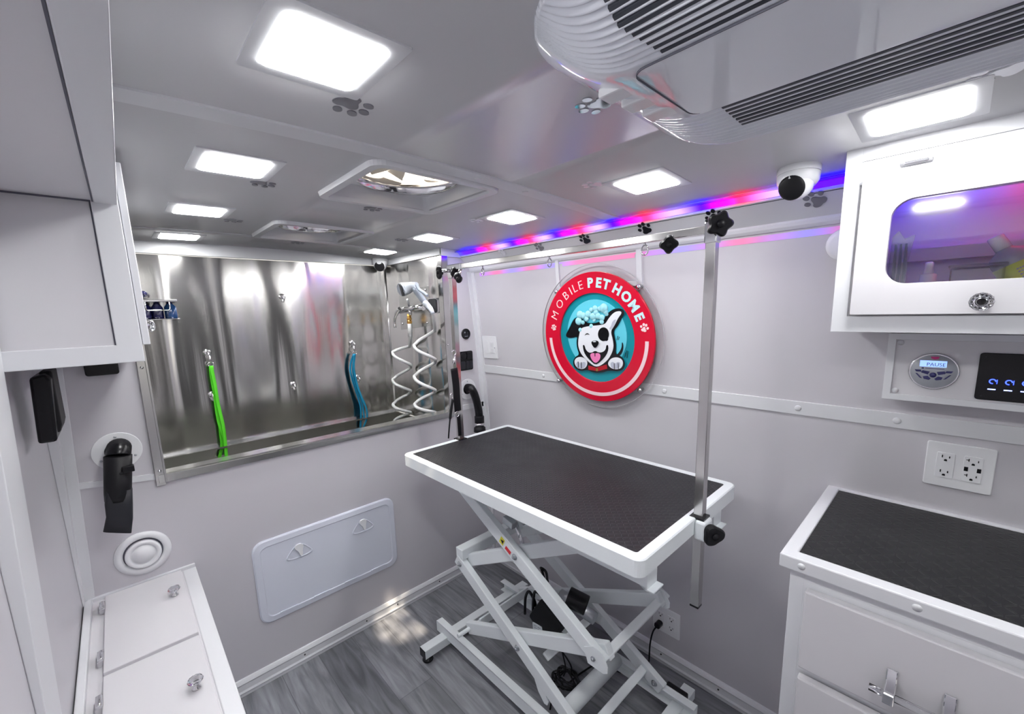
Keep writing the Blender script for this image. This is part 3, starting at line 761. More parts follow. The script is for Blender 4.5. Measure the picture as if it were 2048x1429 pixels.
g3 = px_path([(424, 733), (429, 790), (436, 840), (444, 866), (448, 885), (440, 905)], xl + .006)
leash('green', 'bright green dog leash hanging on the steel panel', -1.216, 1.352, [g1, g2, g3], px_path([(416, 702), (419, 708), (418, 716), (421, 726)], xl), [.0085, .008, .007])
b1 = px_path([(708, 708), (702, 725), (701, 745), (708, 770), (716, 795), (722, 820), (721, 858)], xl)
b2 = px_path([(710, 708), (708, 735), (713, 765), (722, 792), (732, 815), (734, 835), (727, 855)], xl + .012)
b3 = px_path([(708, 709), (706, 745), (714, 780), (724, 805), (729, 840)], xl + .006)
leash('blue', 'bright blue dog leash hanging near the right end of the steel panel', -.504, 1.34, [b1, b2, b3], px_path([(707, 686), (709, 692), (708, 698), (709, 704)], xl), [.0075, .0075, .007])

# caddy on the back panel, with dark bottles
f = FB(-1.368, 1.555, X1)
t = thing('wire_caddy', f.o, 'small chrome rail caddy at the left end of the steel panel', 'caddy')
m = MB(f); m.prism(rrect(.155, .0, .0, 1) if False else rect(-.078, .036, .060, .046), .0, .10); m.build('top_rail', 'chrome', t, bevel=.002)
m = MB(f); m.tube([(-.05, .036, .10), (-.05, .005, .102), (-.044, 0, .102), (.025, 0, .102), (.031, .005, .102), (.031, .036, .10)], .0025, 8); m.build('wire_loop', 'chrome', t)
m = MB(f); m.box(-.078, -.040, .0, .062, -.036, .09); m.build('tray', 'chrome', t, bevel=.002)
for i, (a, b, r, l) in enumerate(((-.052, -.010, .022, 'small dark blue bottle at the left of the chrome caddy'), (-.010, -.012, .020, 'small dark blue bottle in the middle of the chrome caddy'), (.036, -.012, .022, 'shiny navy bottle at the right end of the chrome caddy'))):
    q = f.sh(a, -.036, .045); g = Fr(q.o, (0, 1, 0), (-1, 0, 0), (0, 0, 1))
    t2 = thing('bottle', q.o, l, 'bottle')
    m = MB(g); m.lathe([(r, 0), (r * 1.02, .01), (r, .050), (r * .6, .062), (r * .45, .066)], n=20); m.build('body', 'navyg' if i == 2 else 'navy', t2)
    m = MB(g); m.lathe([(r * .5, .064), (r * .5, .07 + (.012 if i == 0 else 0)), (0, .073 + (.012 if i == 0 else 0))], n=16); m.build('cap', 'navy', t2)
m = MB(FB(-1.43, 1.624, X1 + .04)); m.ell((0, 0, 0), (.030, .017, .02)); m.ell((.016, .004, .004), (.013, .012, .018)); tag(m.build('bath_sponge', 'navy'), 'small rounded dark blue sponge lying on top of the chrome caddy', 'sponge')

# ================================================================== SHOWER on the side panel
pl = thing('shower_valve', (-.34, YT, 1.53), 'chrome shower valve with curved lever on a square steel plate', 'shower valve')
def py(u, v, y): return hit(u, v, 1, y)
a, b, c, d = [py(u, v, YT - .003) for u, v in ((797, 583), (857, 572), (861, 652), (802, 660))]
m = MB(); m.add([a, b, c, d] + [p + Vector((0, .004, 0)) for p in (a, b, c, d)], [(0, 1, 2, 3), (7, 6, 5, 4), (0, 4, 5, 1), (1, 5, 6, 2), (2, 6, 7, 3), (3, 7, 4, 0)], False, True); m.build('backing_plate', 'steelf', pl, bevel=.001)
for u, v in ((805, 648), (854, 646), (851, 580)):
    p = py(u, v, YT - .004); m = MB(FY(p.x, p.z, p.y)); m.lathe([(.007, 0), (.006, .003), (0, .005)], n=14); m.build('screw', 'chrome', pl)
m = MB(); A_, B_ = py(800, 621, YT - .055), py(846, 614, YT - .045)
m.tube([A_, A_.lerp(B_, .3), A_.lerp(B_, .45), A_.lerp(B_, .6), B_], [.020, .018, .012, .016, .013], 18, raw=True)
m.cyl(A_.lerp(B_, .25), A_.lerp(B_, .25) + Vector((0, .05, 0)), .012, 14); m.cyl(A_.lerp(B_, .8), A_.lerp(B_, .8) + Vector((0, .042, 0)), .012, 14)
q = A_.lerp(B_, .45); m.cyl(q, q + Vector((0, 0, -.035)), .010, 14); m.build('valve_body', 'chrome', pl)
m = MB(); m.tube(catmull([py(u, v, YT - .09) for u, v in ((799, 618), (793, 628), (789, 642), (790, 656))], 6), [.011] * 7 + [.008] * 12, 10, raw=True); m.build('lever', 'chrome', pl)
q2 = py(818, 612, YT - .05); m = MB(); m.tube([q2 + Vector((0, 0, 0)), q2 + Vector((.02, -.02, .035))], .006, 8, raw=True); m.build('diverter', 'white', pl)
# brass coupling + left hose
q = py(818, 632, YT - .055); fz = Fr(q, (1, 0, 0), (0, 1, 0), (0, 0, 1))
def zig(uc, ru, pts, y0, R, tail, dirsign=1):
    r_ = Vector((.687, .727, 0)); f_ = Vector((-.727, .687, 0)); out = []
    for i in range(len(pts) - 1):
        (s0, v0), (s1, v1) = pts[i], pts[i + 1]
        z0 = py(uc, v0, y0).z; z1 = py(uc, v1, y0).z; c = py(uc, (v0 + v1) / 2, y0)
        for k in range(12):
            t = k / 12; ang = PI * (i + t) if s0 > 0 or True else 0
            a = ang if pts[0][0] > 0 else ang + PI
            out.append(Vector((c.x, y0, z0 + (z1 - z0) * t)) + (r_ * math.cos(a) + f_ * math.sin(a) * .75) * R)
    z1 = py(uc, pts[-1][1], y0).z; a = PI * (len(pts) - 1) + (0 if pts[0][0] > 0 else PI)
    out.append(Vector((c.x, y0, z1)) + r_ * math.cos(a) * R)
    return out
hA = thing('shower_hose', q, 'white coiled hose hanging from the brass coupling, left of the pair', 'hose')
m = MB(Fr(py(818, 630, YT - .05), (1, 0, 0), (0, 1, 0), (0, 0, -1))); m.lathe([(.011, -.004), (.013, .006), (.010, .008), (.014, .02), (.014, .026), (.011, .03), (.014, .034), (.014, .048), (.010, .05), (.012, .055), (.009, .06)], n=12, smooth=False); m.build('brass_coupling', 'brass', hA, label='brass hose coupling')
zz = zig(804.5, 17, [(1, 690), (-1, 704), (1, 733), (-1, 759), (1, 784), (-1, 808), (1, 826), (-1, 843)], -.330, .052, None)
top = [py(819.5, 648, YT - .05), py(820.5, 662, YT - .05), py(820.5, 674, YT - .052)]
m = MB(); m.tube([top[0], top[1], top[2]], .0125, 12, raw=True); m.build('sleeve', 'hose', hA)
m = MB(); m.tube(catmull([top[1], top[2] + Vector((0, 0, -.01))] + zz[3:], 3), .0088, 10, raw=True); m.build('coil', 'hose', hA)
hB = thing('shower_hose', py(866, 622, YT - .06), 'white coiled hose hanging from the spray nozzle, right of the pair', 'hose')
zz = zig(850.5, 20, [(1, 655), (-1, 690), (1, 722), (-1, 752), (1, 783), (-1, 808), (1, 826)], -.330, .056, None)
m = MB(); m.tube(catmull([py(861, 615, YT - .08), py(866, 628, YT - .08)] + zz[2:], 3), .0088, 10, raw=True); m.build('coil', 'hose', hB)
# spray nozzle
nz = thing('spray_nozzle', py(845, 600, YT - .09), 'grey spray nozzle with trigger resting in its wall holder', 'spray nozzle')
yN = YT - .105; P = lambda u, v, dy=0: py(u, v, yN + dy)
m = MB(); m.tube([P(803, 580, -.03), P(806, 579, -.02), P(817, 576), P(827, 571, .005), P(833, 571, .01)], [.036, .036, .030, .018, .016], 24, raw=True); m.build('spray_head', 'nozzl', nz)
m = MB(); m.tube([P(801.5, 580.5, -.035), P(803.5, 580, -.03)], [.033, .034], 24, raw=True); m.build('face', 'dark', nz)
m = MB(); m.tube([P(828, 574, .006), P(834, 585, .01), P(846, 600, .015), P(852, 609, .018)], [.014, .016, .016, .014], 16, raw=True); m.build('handle', 'nozz', nz)
m = MB(); m.tube(catmull([P(833, 570, -.01), P(838, 579, -.01), P(848, 586, -.01), P(855, 592, -.008)], 5), [.008] * 16, 10, raw=True); m.build('trigger', 'nozz', nz)
m = MB(); m.tube([P(850, 606, .016), P(855, 611, .018), P(861, 618, .02), P(866, 628, .02)], [.016, .015, .013, .010], 14, raw=True); m.build('swivel', 'nozzl', nz)
nh = thing('nozzle_holder', py(868, 612, YT), 'black and chrome square holder that carries the spray nozzle', 'holder')
q = py(869, 612, YT); m = MB(FY(q.x, q.z, YT)); m.prism(rrect(.075, .075, .012, 4), 0, .016); m.build('plate', 'dark', nh, bevel=.003)
m = MB(FY(q.x, q.z, YT)); m.holed(rrect(.082, .082, .014, 4), [rrect(.070, .070, .010, 4)], 0, .012); m.cyl((-.02, -.01, .012), (-.02, -.01, .06), .014, 14); m.build('chrome_surround', 'chrome', nh)

# ================================================================== BACK WALL FITTINGS
def star_knob(fr, r, h, lobes, mat='black'):
    m = MB(fr); pts = []
    for i in range(lobes * 14):
        a = 2 * PI * i / (lobes * 14); k = .5 + .5 * math.cos(lobes * a); rr = r * ((.76 + .24 * k) if lobes > 2 else (.45 + .55 * k)); pts.append((rr * math.cos(a), rr * math.sin(a)))
    n = len(pts); lv = [(.85, 0), (1, h * .25), (1, h * .7), (.85, h)]
    vs = [(x * s, y * s, z) for s, z in lv for x, y in pts]
    fs = [(j * n + i, j * n + (i + 1) % n, (j + 1) * n + (i + 1) % n, (j + 1) * n + i) for j in range(len(lv) - 1) for i in range(n)] + [list(range(n))[::-1], [(len(lv) - 1) * n + i for i in range(n)]]
    m.add(vs, fs); m.lathe([(r * .38, -h * .6), (r * .38, h * .0)], n=16); m.lathe([(r * .3, h), (r * .28, h * 1.25), (0, h * 1.3)], n=16); return m
def flange(fr, r, lab, holes=3):
    t = thing('hose_flange', fr.o, lab, 'wall flange')
    m = MB(fr); m.holed(circ(r, 40), [circ(r * .50, 32)], 0, .005); m.build('ring', 'white', t, bevel=.0015)
    m = MB(fr); m.prism(circ(r * .52, 32), .0002, .0015); m.build('opening', 'black', t)
    for k in range(holes):
        a = PI / 2 + 2 * PI * k / holes; m = MB(fr.sh(r * .77 * math.cos(a), r * .77 * math.sin(a), .005)); m.lathe([(.004, 0), (.003, .0018), (0, .002)], n=10); m.build('screw', 'zinc', t)
flange(FB(-.1385, 1.083), .058, 'round white wall flange the black ribbed hose comes out of')
flange(FB(-1.572, 1.095), .062, 'round white wall flange above the bench with the black dryer hose')
# ribbed hose
t = thing('vacuum_hose', (.0, -.138, 1.083), 'black ribbed hose curving from the wall flange down behind the table', 'hose')
path = catmull([hit(934, 776, 0, .004), hit(943, 778, 0, .05), hit(951, 795, 0, .06), hit(957, 820, 0, .06), hit(958.5, 834, 0, .06)], 12)
m = MB(); R = []
fine = catmull(path, 2); R = [.0195 if i % 2 else .0225 for i in range(len(fine))]
m.tube(fine, R, 16, raw=True); m.build('ribbed_tube', 'black', t)
e = path[-1]; m = MB(Fr(e, (1, 0, 0), (0, -1, 0), (0, 0, -1))); m.lathe([(.026, -.004), (.027, .0), (.027, .034), (.025, .036)], n=24); m.build('cuff', 'blackm', t)
m = MB(Fr(e, (1, 0, 0), (0, -1, 0), (0, 0, -1))); m.lathe([(.0275, .034), (.0275, .048)], n=24); m.box(-.034, -.006, .036, -.024, .008, .047); m.build('hose_clamp', 'chrome', t, label='steel hose clamp')
m = MB(Fr(e, (1, 0, 0), (0, -1, 0), (0, 0, -1))); m.lathe([(.024, .048), (.024, .056), (.032, .062), (.034, .085), (.0, .09)], n=24); m.build('nozzle', 'blackm', t)
# dryer hose left
t = thing('dryer_hose', (.0, -1.572, 1.095), 'thick black dryer hose with flat nozzle hanging above the white bench', 'hose')
m = MB(); pts = [hit(238, 897, 0, .006), hit(238, 897, 0, .045), hit(237, 905, 0, .075), hit(236, 925, 0, .09), hit(236, 950, 0, .095)]
fine = catmull(pts, 10); m.tube(fine[:26], [.029 if i % 2 else .031 for i in range(26)], 20, raw=True); m.build('ribbed_tube', 'black', t)
m = MB(); c0, c1, c2 = hit(236, 912, 0, .095), hit(236, 985, 0, .10), hit(236, 1000, 0, .10)
m.tube([c0, c1, c2], [.0335, .0325, .031], 24, raw=True); m.build('sleeve', 'blackm', t)
m = MB()
sec = []
for (ul, ur, v, dx, x) in ((211, 265, 975, .026, .10), (209, 266, 1010, .020, .11), (212, 266, 1035, .014, .118), (206, 263, 1064, .008, .125)):
    L_, R_ = hit(ul, v, 0, x), hit(ur, v + 2, 0, x); ring = []
    for k in range(20):
        a = 2 * PI * k / 20; ce, se = math.cos(a), math.sin(a); w = (abs(ce) ** .5) * (1 if ce > 0 else -1); h_ = (abs(se) ** .6) * (1 if se > 0 else -1)
        ring.append((L_ + R_) / 2 + (R_ - L_) / 2 * w + Vector((dx, 0, 0)) * h_)
    sec.append(ring)
vs = [p for r in sec for p in r]; n = 20
fs = [(j * n + i, j * n + (i + 1) % n, (j + 1) * n + (i + 1) % n, (j + 1) * n + i) for j in range(3) for i in range(n)] + [list(range(n)), [3 * n + i for i in range(n)]]
m.add(vs, fs, True, True); m.build('flat_nozzle', 'dark', t)
q = hit(262, 937, 0, .128); m = MB(Fr(q, (0, 1, 0), (0, 0, 1), (1, 0, 0))); m.box(-.020, -.010, -.012, .008, .010, .008); m.box(-.028, -.014, -.02, -.016, -.006, .004); m.build('latch', 'black', t, bevel=.002)
# round vent on the back wall
t = thing('air_vent', (0, -1.553, .725), 'round white air vent low on the wall below the black nozzle', 'air vent')
f = FB(-1.555, .725); m = MB(f); m.lathe([(.076, 0), (.075, .006), (.060, .010), (.054, .007), (.052, -.001)], n=48); m.build('rim', 'white', t)
m = MB(f); m.lathe([(.054, .0005), (.054, .0012), (0, .0013)], n=40); m.build('gap', 'gap', t)
m = MB(f); m.lathe([(.048, .002), (.048, .016), (.043, .020), (.034, .016), (.034, .014), (.030, .014), (.028, .020), (.0, .022)], n=48); m.build('disc', 'white', t)
# round charger port and switch block
t = thing('charging_port', (0, -.1325, 1.39), 'small round black charging port on the wall above the switch block', 'charging port')
f = FB(-.1325, 1.390); m = MB(f); m.lathe([(.029, 0), (.029, .006), (.026, .009), (.023, .006), (0, .006)], n=32); m.build('body', 'black', t)
for k, (a, b) in enumerate(((-.009, .008), (.009, .006), (-.008, -.005), (.007, -.006))):
    m = MB(f.sh(a, b, .006)); m.prism(circ(.0045, 14), 0, .0012); m.build('marking', 'dark' if k else 'print', t)
m = MB(f.sh(0, -.013, .006)); m.box(-.010, -.0012, 0, .010, .0012, .0012); m.build('marking', 'print', t)
f = FB(-.1395, 1.243); t = thing('switch_block', f.o, 'black four-part switch block on the wall above the ribbed hose', 'switch panel')
m = MB(f); m.prism(rrect(.092, .106, .010, 4), 0, .006); m.build('plate', 'black', t, bevel=.002)
m = MB(f); m.lathe([(.019, .006), (.019, .011), (.015, .013), (.0, .013)], o=(-.021, .027, 0), n=28); m.build('socket', 'blackm', t)
m = MB(f); m.prism(rrect(.034, .038, .004, 3, .022, .027), .005, .012); m.build('usb_socket', 'blackm', t, bevel=.001)
for x in (-.024, .006, .030):
    m = MB(f); m.prism(rrect(.022 if x > 0 else .030, .042, .005, 3, x, -.024), .005, .0115); m.build('rocker', 'dark', t, bevel=.0015)
# black control box under the left cabinet
f = FB(-1.572, 1.385); t = thing('wall_controller', f.o, 'black wall controller showing just under the left overhead cabinet', 'controller')
m = MB(f); m.prism(rrect(.078, .075, .008, 4), 0, .022); m.build('body', 'black', t, bevel=.003)
m = MB(f); m.box(-.025, .0, .021, .025, .022, .0228); m.build('screen', 'dark', t)
# access hatch
t = thing('access_hatch', (0, -.94, .43), 'white access hatch with two twist latches low on the back wall', 'hatch')
C = [hit(u, v, 0, 0) for u, v in ((508, 1092), (788, 1000), (792, 1140), (522, 1240))]
f = FB(-.940, .4385); wz, hz = .615, .362
m = MB(f); o1 = rrect(wz, hz, .045, 8); n = len(o1)
lv = [(o1, 0), (o1, .006), (rrect(wz - .010, hz - .010, .042, 8), .010), (rrect(wz - .052, hz - .052, .028, 8), .012), (rrect(wz - .060, hz - .060, .026, 8), .009)]
vs = [(a, b, z) for lp, z in lv for a, b in lp]; fs = [(j * n + i, j * n + (i + 1) % n, (j + 1) * n + (i + 1) % n, (j + 1) * n + i) for j in range(len(lv) - 1) for i in range(n)]
m.add(vs, fs); m.build('frame', 'hatch', t)
m = MB(f); m.prism(rrect(wz - .060, hz - .060, .026, 8), .0, .0085); m.build('door_panel', 'hatch', t)
for a in (-.20, -.065, .07, .20):
    m = MB(f); m.box(a - .035, -hz / 2 + .024, .009, a + .035, -hz / 2 + .031, .0145); m.build('hinge', 'hatch', t, bevel=.001)
for (y, z) in ((-1.0764, .527), (-.7947, .530)):
    g = FB(y, z, .0085); shp = smooth_poly([(-.055, -.026), (-.048, -.010), (-.014, .028), (.014, .028), (.048, -.010), (.055, -.026), (.03, -.034), (-.03, -.034)], 2)
    m = MB(g); n = len(shp); lv = [(1.0, 0), (1.0, .003), (.92, .0035), (.84, .001)]
    vs = [(a * s, b * s, h) for s, h in lv for a, b in shp]; m.add(vs, [(j * n + i, j * n + (i + 1) % n, (j + 1) * n + (i + 1) % n, (j + 1) * n + i) for j in range(3) for i in range(n)], True)
    lt = m.build('latch', 'hatch', t)
    m = MB(g); m.prism(smooth_poly([(-.010, .030), (.010, .030), (.018, .016), (.012, .002), (.011, -.024), (.004, -.028), (.0, -.022), (-.006, .0), (-.016, .010), (-.018, .020)], 2), 0, .009); k = m.build('turn_key', 'white', lt, bevel=.001)

# ================================================================== RIGHT WALL FITTINGS
def plate(fr, w, h, lab, cat, name): 
    t = thing(name, fr.o, lab, cat); m = MB(fr); m.prism(rrect(w, h, .005, 3), 0, .006); m.build('cover_plate', 'white', t, bevel=.002); return t
def slot(m, x, y, w, h): m.box(x - w / 2, y - h / 2, .0079, x + w / 2, y + h / 2, .0086)
def ground(m, x, y): m.prism([(x + a, y + b) for a, b in ((-.0028, -.0022), (.0028, -.0022), (.0028, .0008), (.0016, .0028), (-.0016, .0028), (-.0028, .0008))], .0079, .0086)
def receptacle(fr, t, x, usb=False, name='receptacle'):
    m = MB(fr); m.prism(rrect(.033, .067, .003, 3, x, 0), .0, .008); r = m.build(name, 'white', t, bevel=.0008)
    m = MB(fr)
    for y in (.021, -.019):
        if usb:
            slot(m, x - .008, y + .003, .0018, .007); slot(m, x - .0105, y + .003, .004, .0016)
            slot(m, x + .008, y + .002, .0018, .005); ground(m, x, y - .007)
        else:
            slot(m, x - .0065, y + .003, .0022, .007); slot(m, x + .0065, y + .002, .0022, .0055); ground(m, x, y - .007)
    if usb:
        m.box(x - .0145, -.0055, .0079, x - .0075, .0055, .0086); m.box(x + .0075, -.0055, .0079, x + .0145, .0055, .0086)
    m.build('slots', 'black', r)
f = FR(1.886, 1.089); t = plate(f, .121, .119, 'large white double outlet plate with charging sockets above the counter', 'outlet', 'power_outlet')
receptacle(f, t, -.024); receptacle(f, t, .024, True)
f = FR(1.128, .204); t = plate(f, .118, .116, 'white double outlet plate near the floor with a black plug', 'outlet', 'power_outlet')
receptacle(f, t, -.024); receptacle(f, t, .024)
f = FR(.093, 1.313); t = plate(f, .118, .124, 'white double switch plate in the corner left of the round sign', 'switch', 'light_switch')
m = MB(f); m.prism(rrect(.033, .067, .003, 3, -.024, 0), 0, .008); m.build('rocker', 'white', t, bevel=.001)
m = MB(f); m.prism(rrect(.033, .067, .003, 3, .024, 0), 0, .0075); s = m.build('timer', 'white', t, bevel=.001)
for k in (-1, 1):
    m = MB(f); m.prism(rrect(.020, .024, .002, 3, .022, k * .016), .006, .010); m.build('button', 'trim', s, bevel=.0008)
m = MB(f); m.prism(circ(.003, 12, .043, -.001), .006, .0075); m.build('indicator', 'print', s)
f = FR(1.622, 1.662, 0); t = thing('smoke_detector', f.o, 'round white detector on the wall at the left edge of the wall cabinet', 'detector')
m = MB(f); m.lathe([(.042, 0), (.042, .018), (.039, .026), (.030, .029), (0, .030)], n=40); m.build('body', 'white', t)
m = MB(f); m.lathe([(.044, .0), (.044, .004)], n=40); m.build('base_ring', 'trim', t)

# ---------------- plug and cord
t = thing('power_lead', (1.104, -.03, .185), 'black power cord from the low outlet to the table motor', 'cord')
fp = FR(1.104, .187, .0085); m = MB(fp); m.prism(smooth_poly([(-.012, -.012), (.012, -.012), (.013, .010), (-.012, .012)], 1), 0, .030); m.build('plug', 'black', t, bevel=.002)
a = fp(-.002, -.004, .024)
m = MB(); m.tube(catmull([a, a + Vector((-.012, -.012, -.03)), hit(1300, 1290, 1, -.05), hit(1298, 1322, 1, -.06), Vector((1.10, -.10, .012)), hit(1285, 1349, 2, .006), hit(1240, 1345, 2, .006), hit(1200, 1328, 2, .006), hit(1165, 1345, 2, .006), hit(1140, 1365, 2, .008)], 8), .0034, 8, raw=True); m.build('cable', 'black', t)
m = MB(); base = hit(1135, 1372, 2, .0)
pp = []
for i in range(90):
    a = i * .42; r1, r2 = .055 + .012 * math.sin(i * 1.3), .032 + .010 * math.cos(i * .9); pp.append(base + Vector((r1 * math.cos(a), r2 * math.sin(a) + .01 * math.sin(i * .2), .012 + .028 * abs(math.sin(i * .37)))))
m.tube(catmull(pp, 3), .0034, 6, raw=True); m.build('coil', 'black', t)
m = MB(); m.tube(catmull([Vector((.88, -.40, .20)), hit(1131, 1335, 1, -.38), base + Vector((-.02, .0, .03))], 8), .003, 6, raw=True); m.tube(catmull([Vector((.86, -.41, .20)), hit(1141, 1330, 1, -.38), base + Vector((0, .02, .03))], 8), .003, 6, raw=True)
m.build('cable', 'black', t)
m = MB(); m.tube(catmull([base + Vector((-.05, -.02, .01)), hit(1104, 1395, 2, .005), hit(1100, 1420, 2, .005)], 8), .003, 6, raw=True); m.build('cable', 'black', t)

# ================================================================== ROUND SIGN
SO = Vector((.812, -.0600, 1.387)); t_ = Vector((0, -.085, 1)).normalized(); SNn = Vector((1, 0, 0)).cross(t_)
SF = Fr(SO, (1, 0, 0), t_, SNn)
def sg(px, py_):                 # from the photo's lettering/figure outline to the sign board's own plane
    u, v = 1060 + px / 4.203, 500 + py_ / 4.203
    d = ray(u, v); o = SF.o + SF.n * .012; p = CAM + d * ((o - CAM).dot(SF.n) / d.dot(SF.n)); q = p - SF.o
    return (q.dot(SF.u), q.dot(SF.v))
sign = thing('round_sign', SO, 'large round red and teal sign with a puppy on the wall above the table', 'sign')
m = MB(SF); m.prism(circ(.300, 96), .002, .006); m.build('acrylic_disc', 'sheet', sign, label='clear acrylic disc')
m = MB(SF); m.holed(circ(.3012, 96), [circ(.2994, 96)], .0015, .0065); m.build('disc_edge', 'edge', sign)
m = MB(SF); m.holed(circ(.271, 96), [circ(.187, 96)], .007, .018); m.build('ring', 'red', sign, bevel=.001, label='red lettering ring')
m = MB(SF); m.prism(circ(.1872, 96), .0065, .0095); m.build('backdrop', 'teal', sign)
m = MB(SF); m.prism(circ(.148, 64, .002, .012), .009, .0125); m.build('inner_disc', 'aqua', sign, bevel=.0008)
for a, b in ((-.197, .200), (.205, .199), (-.218, -.207), (.200, -.202)):
    m = MB(SF.sh(a, b, -.022)); m.lathe([(.007, 0), (.007, .030), (.009, .030), (.009, .036), (0, .037)], n=20); m.build('standoff', 'chrome', sign)
# pale arc
n = 60; oa = []; ia = []
for i in range(n + 1):
    a = math.radians(181 + (359 - 181) * i / n); oa.append((.247 * math.cos(a), .247 * math.sin(a))); ia.append((.2325 * math.cos(a), .2325 * math.sin(a)))
m = MB(SF); vs = [(a, b, z) for z in (.017, .0195) for a, b in oa + ia]; k = n + 1
fs = []
for i in range(n):
    fs += [(i, i + 1, k + i + 1, k + i), (2 * k + i, 2 * k + k + i, 2 * k + k + i + 1, 2 * k + i + 1), (i, 2 * k + i, 2 * k + i + 1, i + 1), (k + i, k + i + 1, 3 * k + i + 1, 3 * k + i)]
fs += [(0, k, 3 * k, 2 * k), (n, 2 * k + n, 3 * k + n, k + n)]
m.add(vs, fs); m.build('arc_stripe', 'pinkw', sign)
def arc_word(word, px, size, bold, mat, name):
    w = None
    for ch, (x, y) in zip(word, px):
        a, b = sg(x, y); an = math.atan2(b, a); r = .2285
        f = Fr(SF(r * math.cos(an), r * math.sin(an), .0185), SF.u * math.sin(an) - SF.v * math.cos(an), SF.u * math.cos(an) + SF.v * math.sin(an), SF.n)
        vs, fs = text_mesh(ch, size, None, bold, .0012)
        xs_ = [p[0] for p in vs]; ys_ = [p[1] for p in vs]; cx, cy = (min(xs_) + max(xs_)) / 2, (min(ys_) + max(ys_)) / 2
        m = MB(f); m.add([(p[0] - cx, p[1] - cy, p[2]) for p in vs], fs); m.build(name, mat, sign)
arc_word('MOBILE', [(240, 562), (282, 478), (328, 410), (363, 373), (396, 347), (440, 322)], .051, -.0006, 'pinkw', 'thin_letter')
arc_word('PET', [(517, 298), (585, 292), (648, 298)], .052, .0022, 'ice', 'bold_letter')
arc_word('HOME', [(738, 336), (817, 393), (880, 472), (932, 562)], .052, .0022, 'ice', 'bold_letter')
for (x, y, s, an) in ((212, 662, .0175, -.25), (966, 668, .021, .25)):
    a, b = sg(x, y); f = SF.sh(a, b, .018).rot(an * -1 + (1.5 if x < 500 else -1.5) * 0)
    m = MB(f); m.prism([(p * s, q * s) for p, q in PAWPAD], 0, .002)
    for tx, ty, rx, ry, r in TOES: m.prism(circ(rx * s * 1.15, 16, tx * s, ty * s, ry * s * 1.1, r), 0, .002)
    m.build('paw_mark', 'pinkw', sign)
def sp(pts, z0, z1, mat, name, it=2, parent=sign):
    P = smooth_poly(pts, it) if it else pts; m = MB(SF); m.prism([sg(*p) for p in P], z0, z1); return m.build(name, mat, parent)
def sel(cx, cy, rx, ry, z0, z1, mat, name, rot=0, parent=sign):
    return sp(circ(rx, 28, cx, cy, ry, rot), z0, z1, mat, name, 0, parent)
# figure
HEAD = [(302, 716), (335, 660), (362, 600), (385, 572), (420, 564), (455, 592), (490, 618), (560, 616), (620, 594), (645, 545), (690, 505), (745, 488), (790, 502), (800, 535), (770, 580), (742, 640), (705, 680), (716, 740), (728, 800), (722, 880), (770, 893), (803, 938), (796, 1000), (750, 1022), (665, 1012), (610, 1032), (540, 1032), (485, 1008), (430, 1020), (378, 995), (363, 940), (385, 898), (420, 880), (400, 825), (396, 765), (405, 728), (360, 740), (320, 738)]
def grow(P, k):
    cx = sum(p[0] for p in P) / len(P); cy = sum(p[1] for p in P) / len(P); return [(cx + (x - cx) * k, cy + (y - cy) * k) for x, y in P]
sp(grow(HEAD, 1.022), .0122, .0140, 'teal', 'figure_halo')
sp(HEAD, .0135, .0160, 'sblack', 'puppy_outline')
sp([(437, 655), (500, 640), (580, 634), (640, 625), (668, 575), (715, 522), (765, 512), (778, 532), (745, 575), (715, 640), (682, 684), (704, 760), (710, 830), (672, 912), (612, 966), (560, 985), (500, 942), (440, 880), (414, 820), (412, 760), (425, 695)], .0155, .0185, 'swhite', 'face')
sp([(700, 600), (735, 575), (718, 632), (686, 676), (672, 660), (690, 640)], .0182, .0190, 'sgrey', 'ear_shade')
sel(626, 708, 46, 58, .0182, .0196, 'sblack', 'eye_patch', .0)
sp([(600, 750), (640, 740), (668, 740), (660, 766), (635, 762)], .0182, .0194, 'sblack', 'eye_patch', 1)
sp([(466, 722), (478, 702), (496, 699), (512, 716), (496, 708), (480, 710)], .0182, .0194, 'sblack', 'wink', 1)
sp([(453, 796), (466, 800), (476, 836), (500, 862), (530, 862), (556, 845), (585, 862), (620, 858), (645, 836), (650, 800), (664, 796), (668, 835), (650, 885), (600, 940), (558, 966), (515, 930), (472, 880), (456, 835)], .0182, .0196, 'sblack', 'mouth', 1)
sp([(512, 878), (535, 864), (557, 870), (580, 864), (602, 878), (600, 912), (578, 942), (558, 950), (530, 925)], .0194, .0208, 'tongue', 'tongue', 2)
sp([(553, 866), (560, 866), (560, 894), (554, 894)], .0206, .0212, 'sblack', 'tongue_line', 0)
sp([(524, 776), (540, 760), (575, 760), (590, 776), (578, 806), (557, 826), (538, 808)], .0194, .0215, 'sblack', 'nose', 2)
sel(553, 769, 14, 5, .0213, .0220, 'swhite', 'nose_shine')
for P_, L in (([(378, 932), (400, 903), (440, 898), (482, 922), (490, 960), (470, 996), (430, 1002), (392, 980)], ((412, 945), (438, 950))), ([(662, 945), (690, 908), (740, 900), (782, 922), (790, 965), (765, 1002), (705, 1002), (668, 975)], ((715, 960), (748, 958)))):
    w = sp(P_, .0160, .0186, 'swhite', 'front_paw', 2)
    cx = sum(p[0] for p in P_) / len(P_)
    sp([(cx - 42, 948), (cx - 20, 938), (cx, 956), (cx + 20, 938), (cx + 44, 948), (cx + 34, 990), (cx, 1000), (cx - 34, 990)], .0184, .0190, 'sgrey', 'paw_shade', 1, w)
    for (x, y) in L: sp([(x - 2, y - 8), (x + 3, y - 8), (x + 6, y + 44), (x + 1, y + 44)], .0188, .0196, 'sblack', 'toe_line', 0, w)
sp([(497, 972), (560, 990), (650, 962), (656, 998), (580, 1018), (498, 1006)], .0160, .0184, 'collar', 'collar', 0)
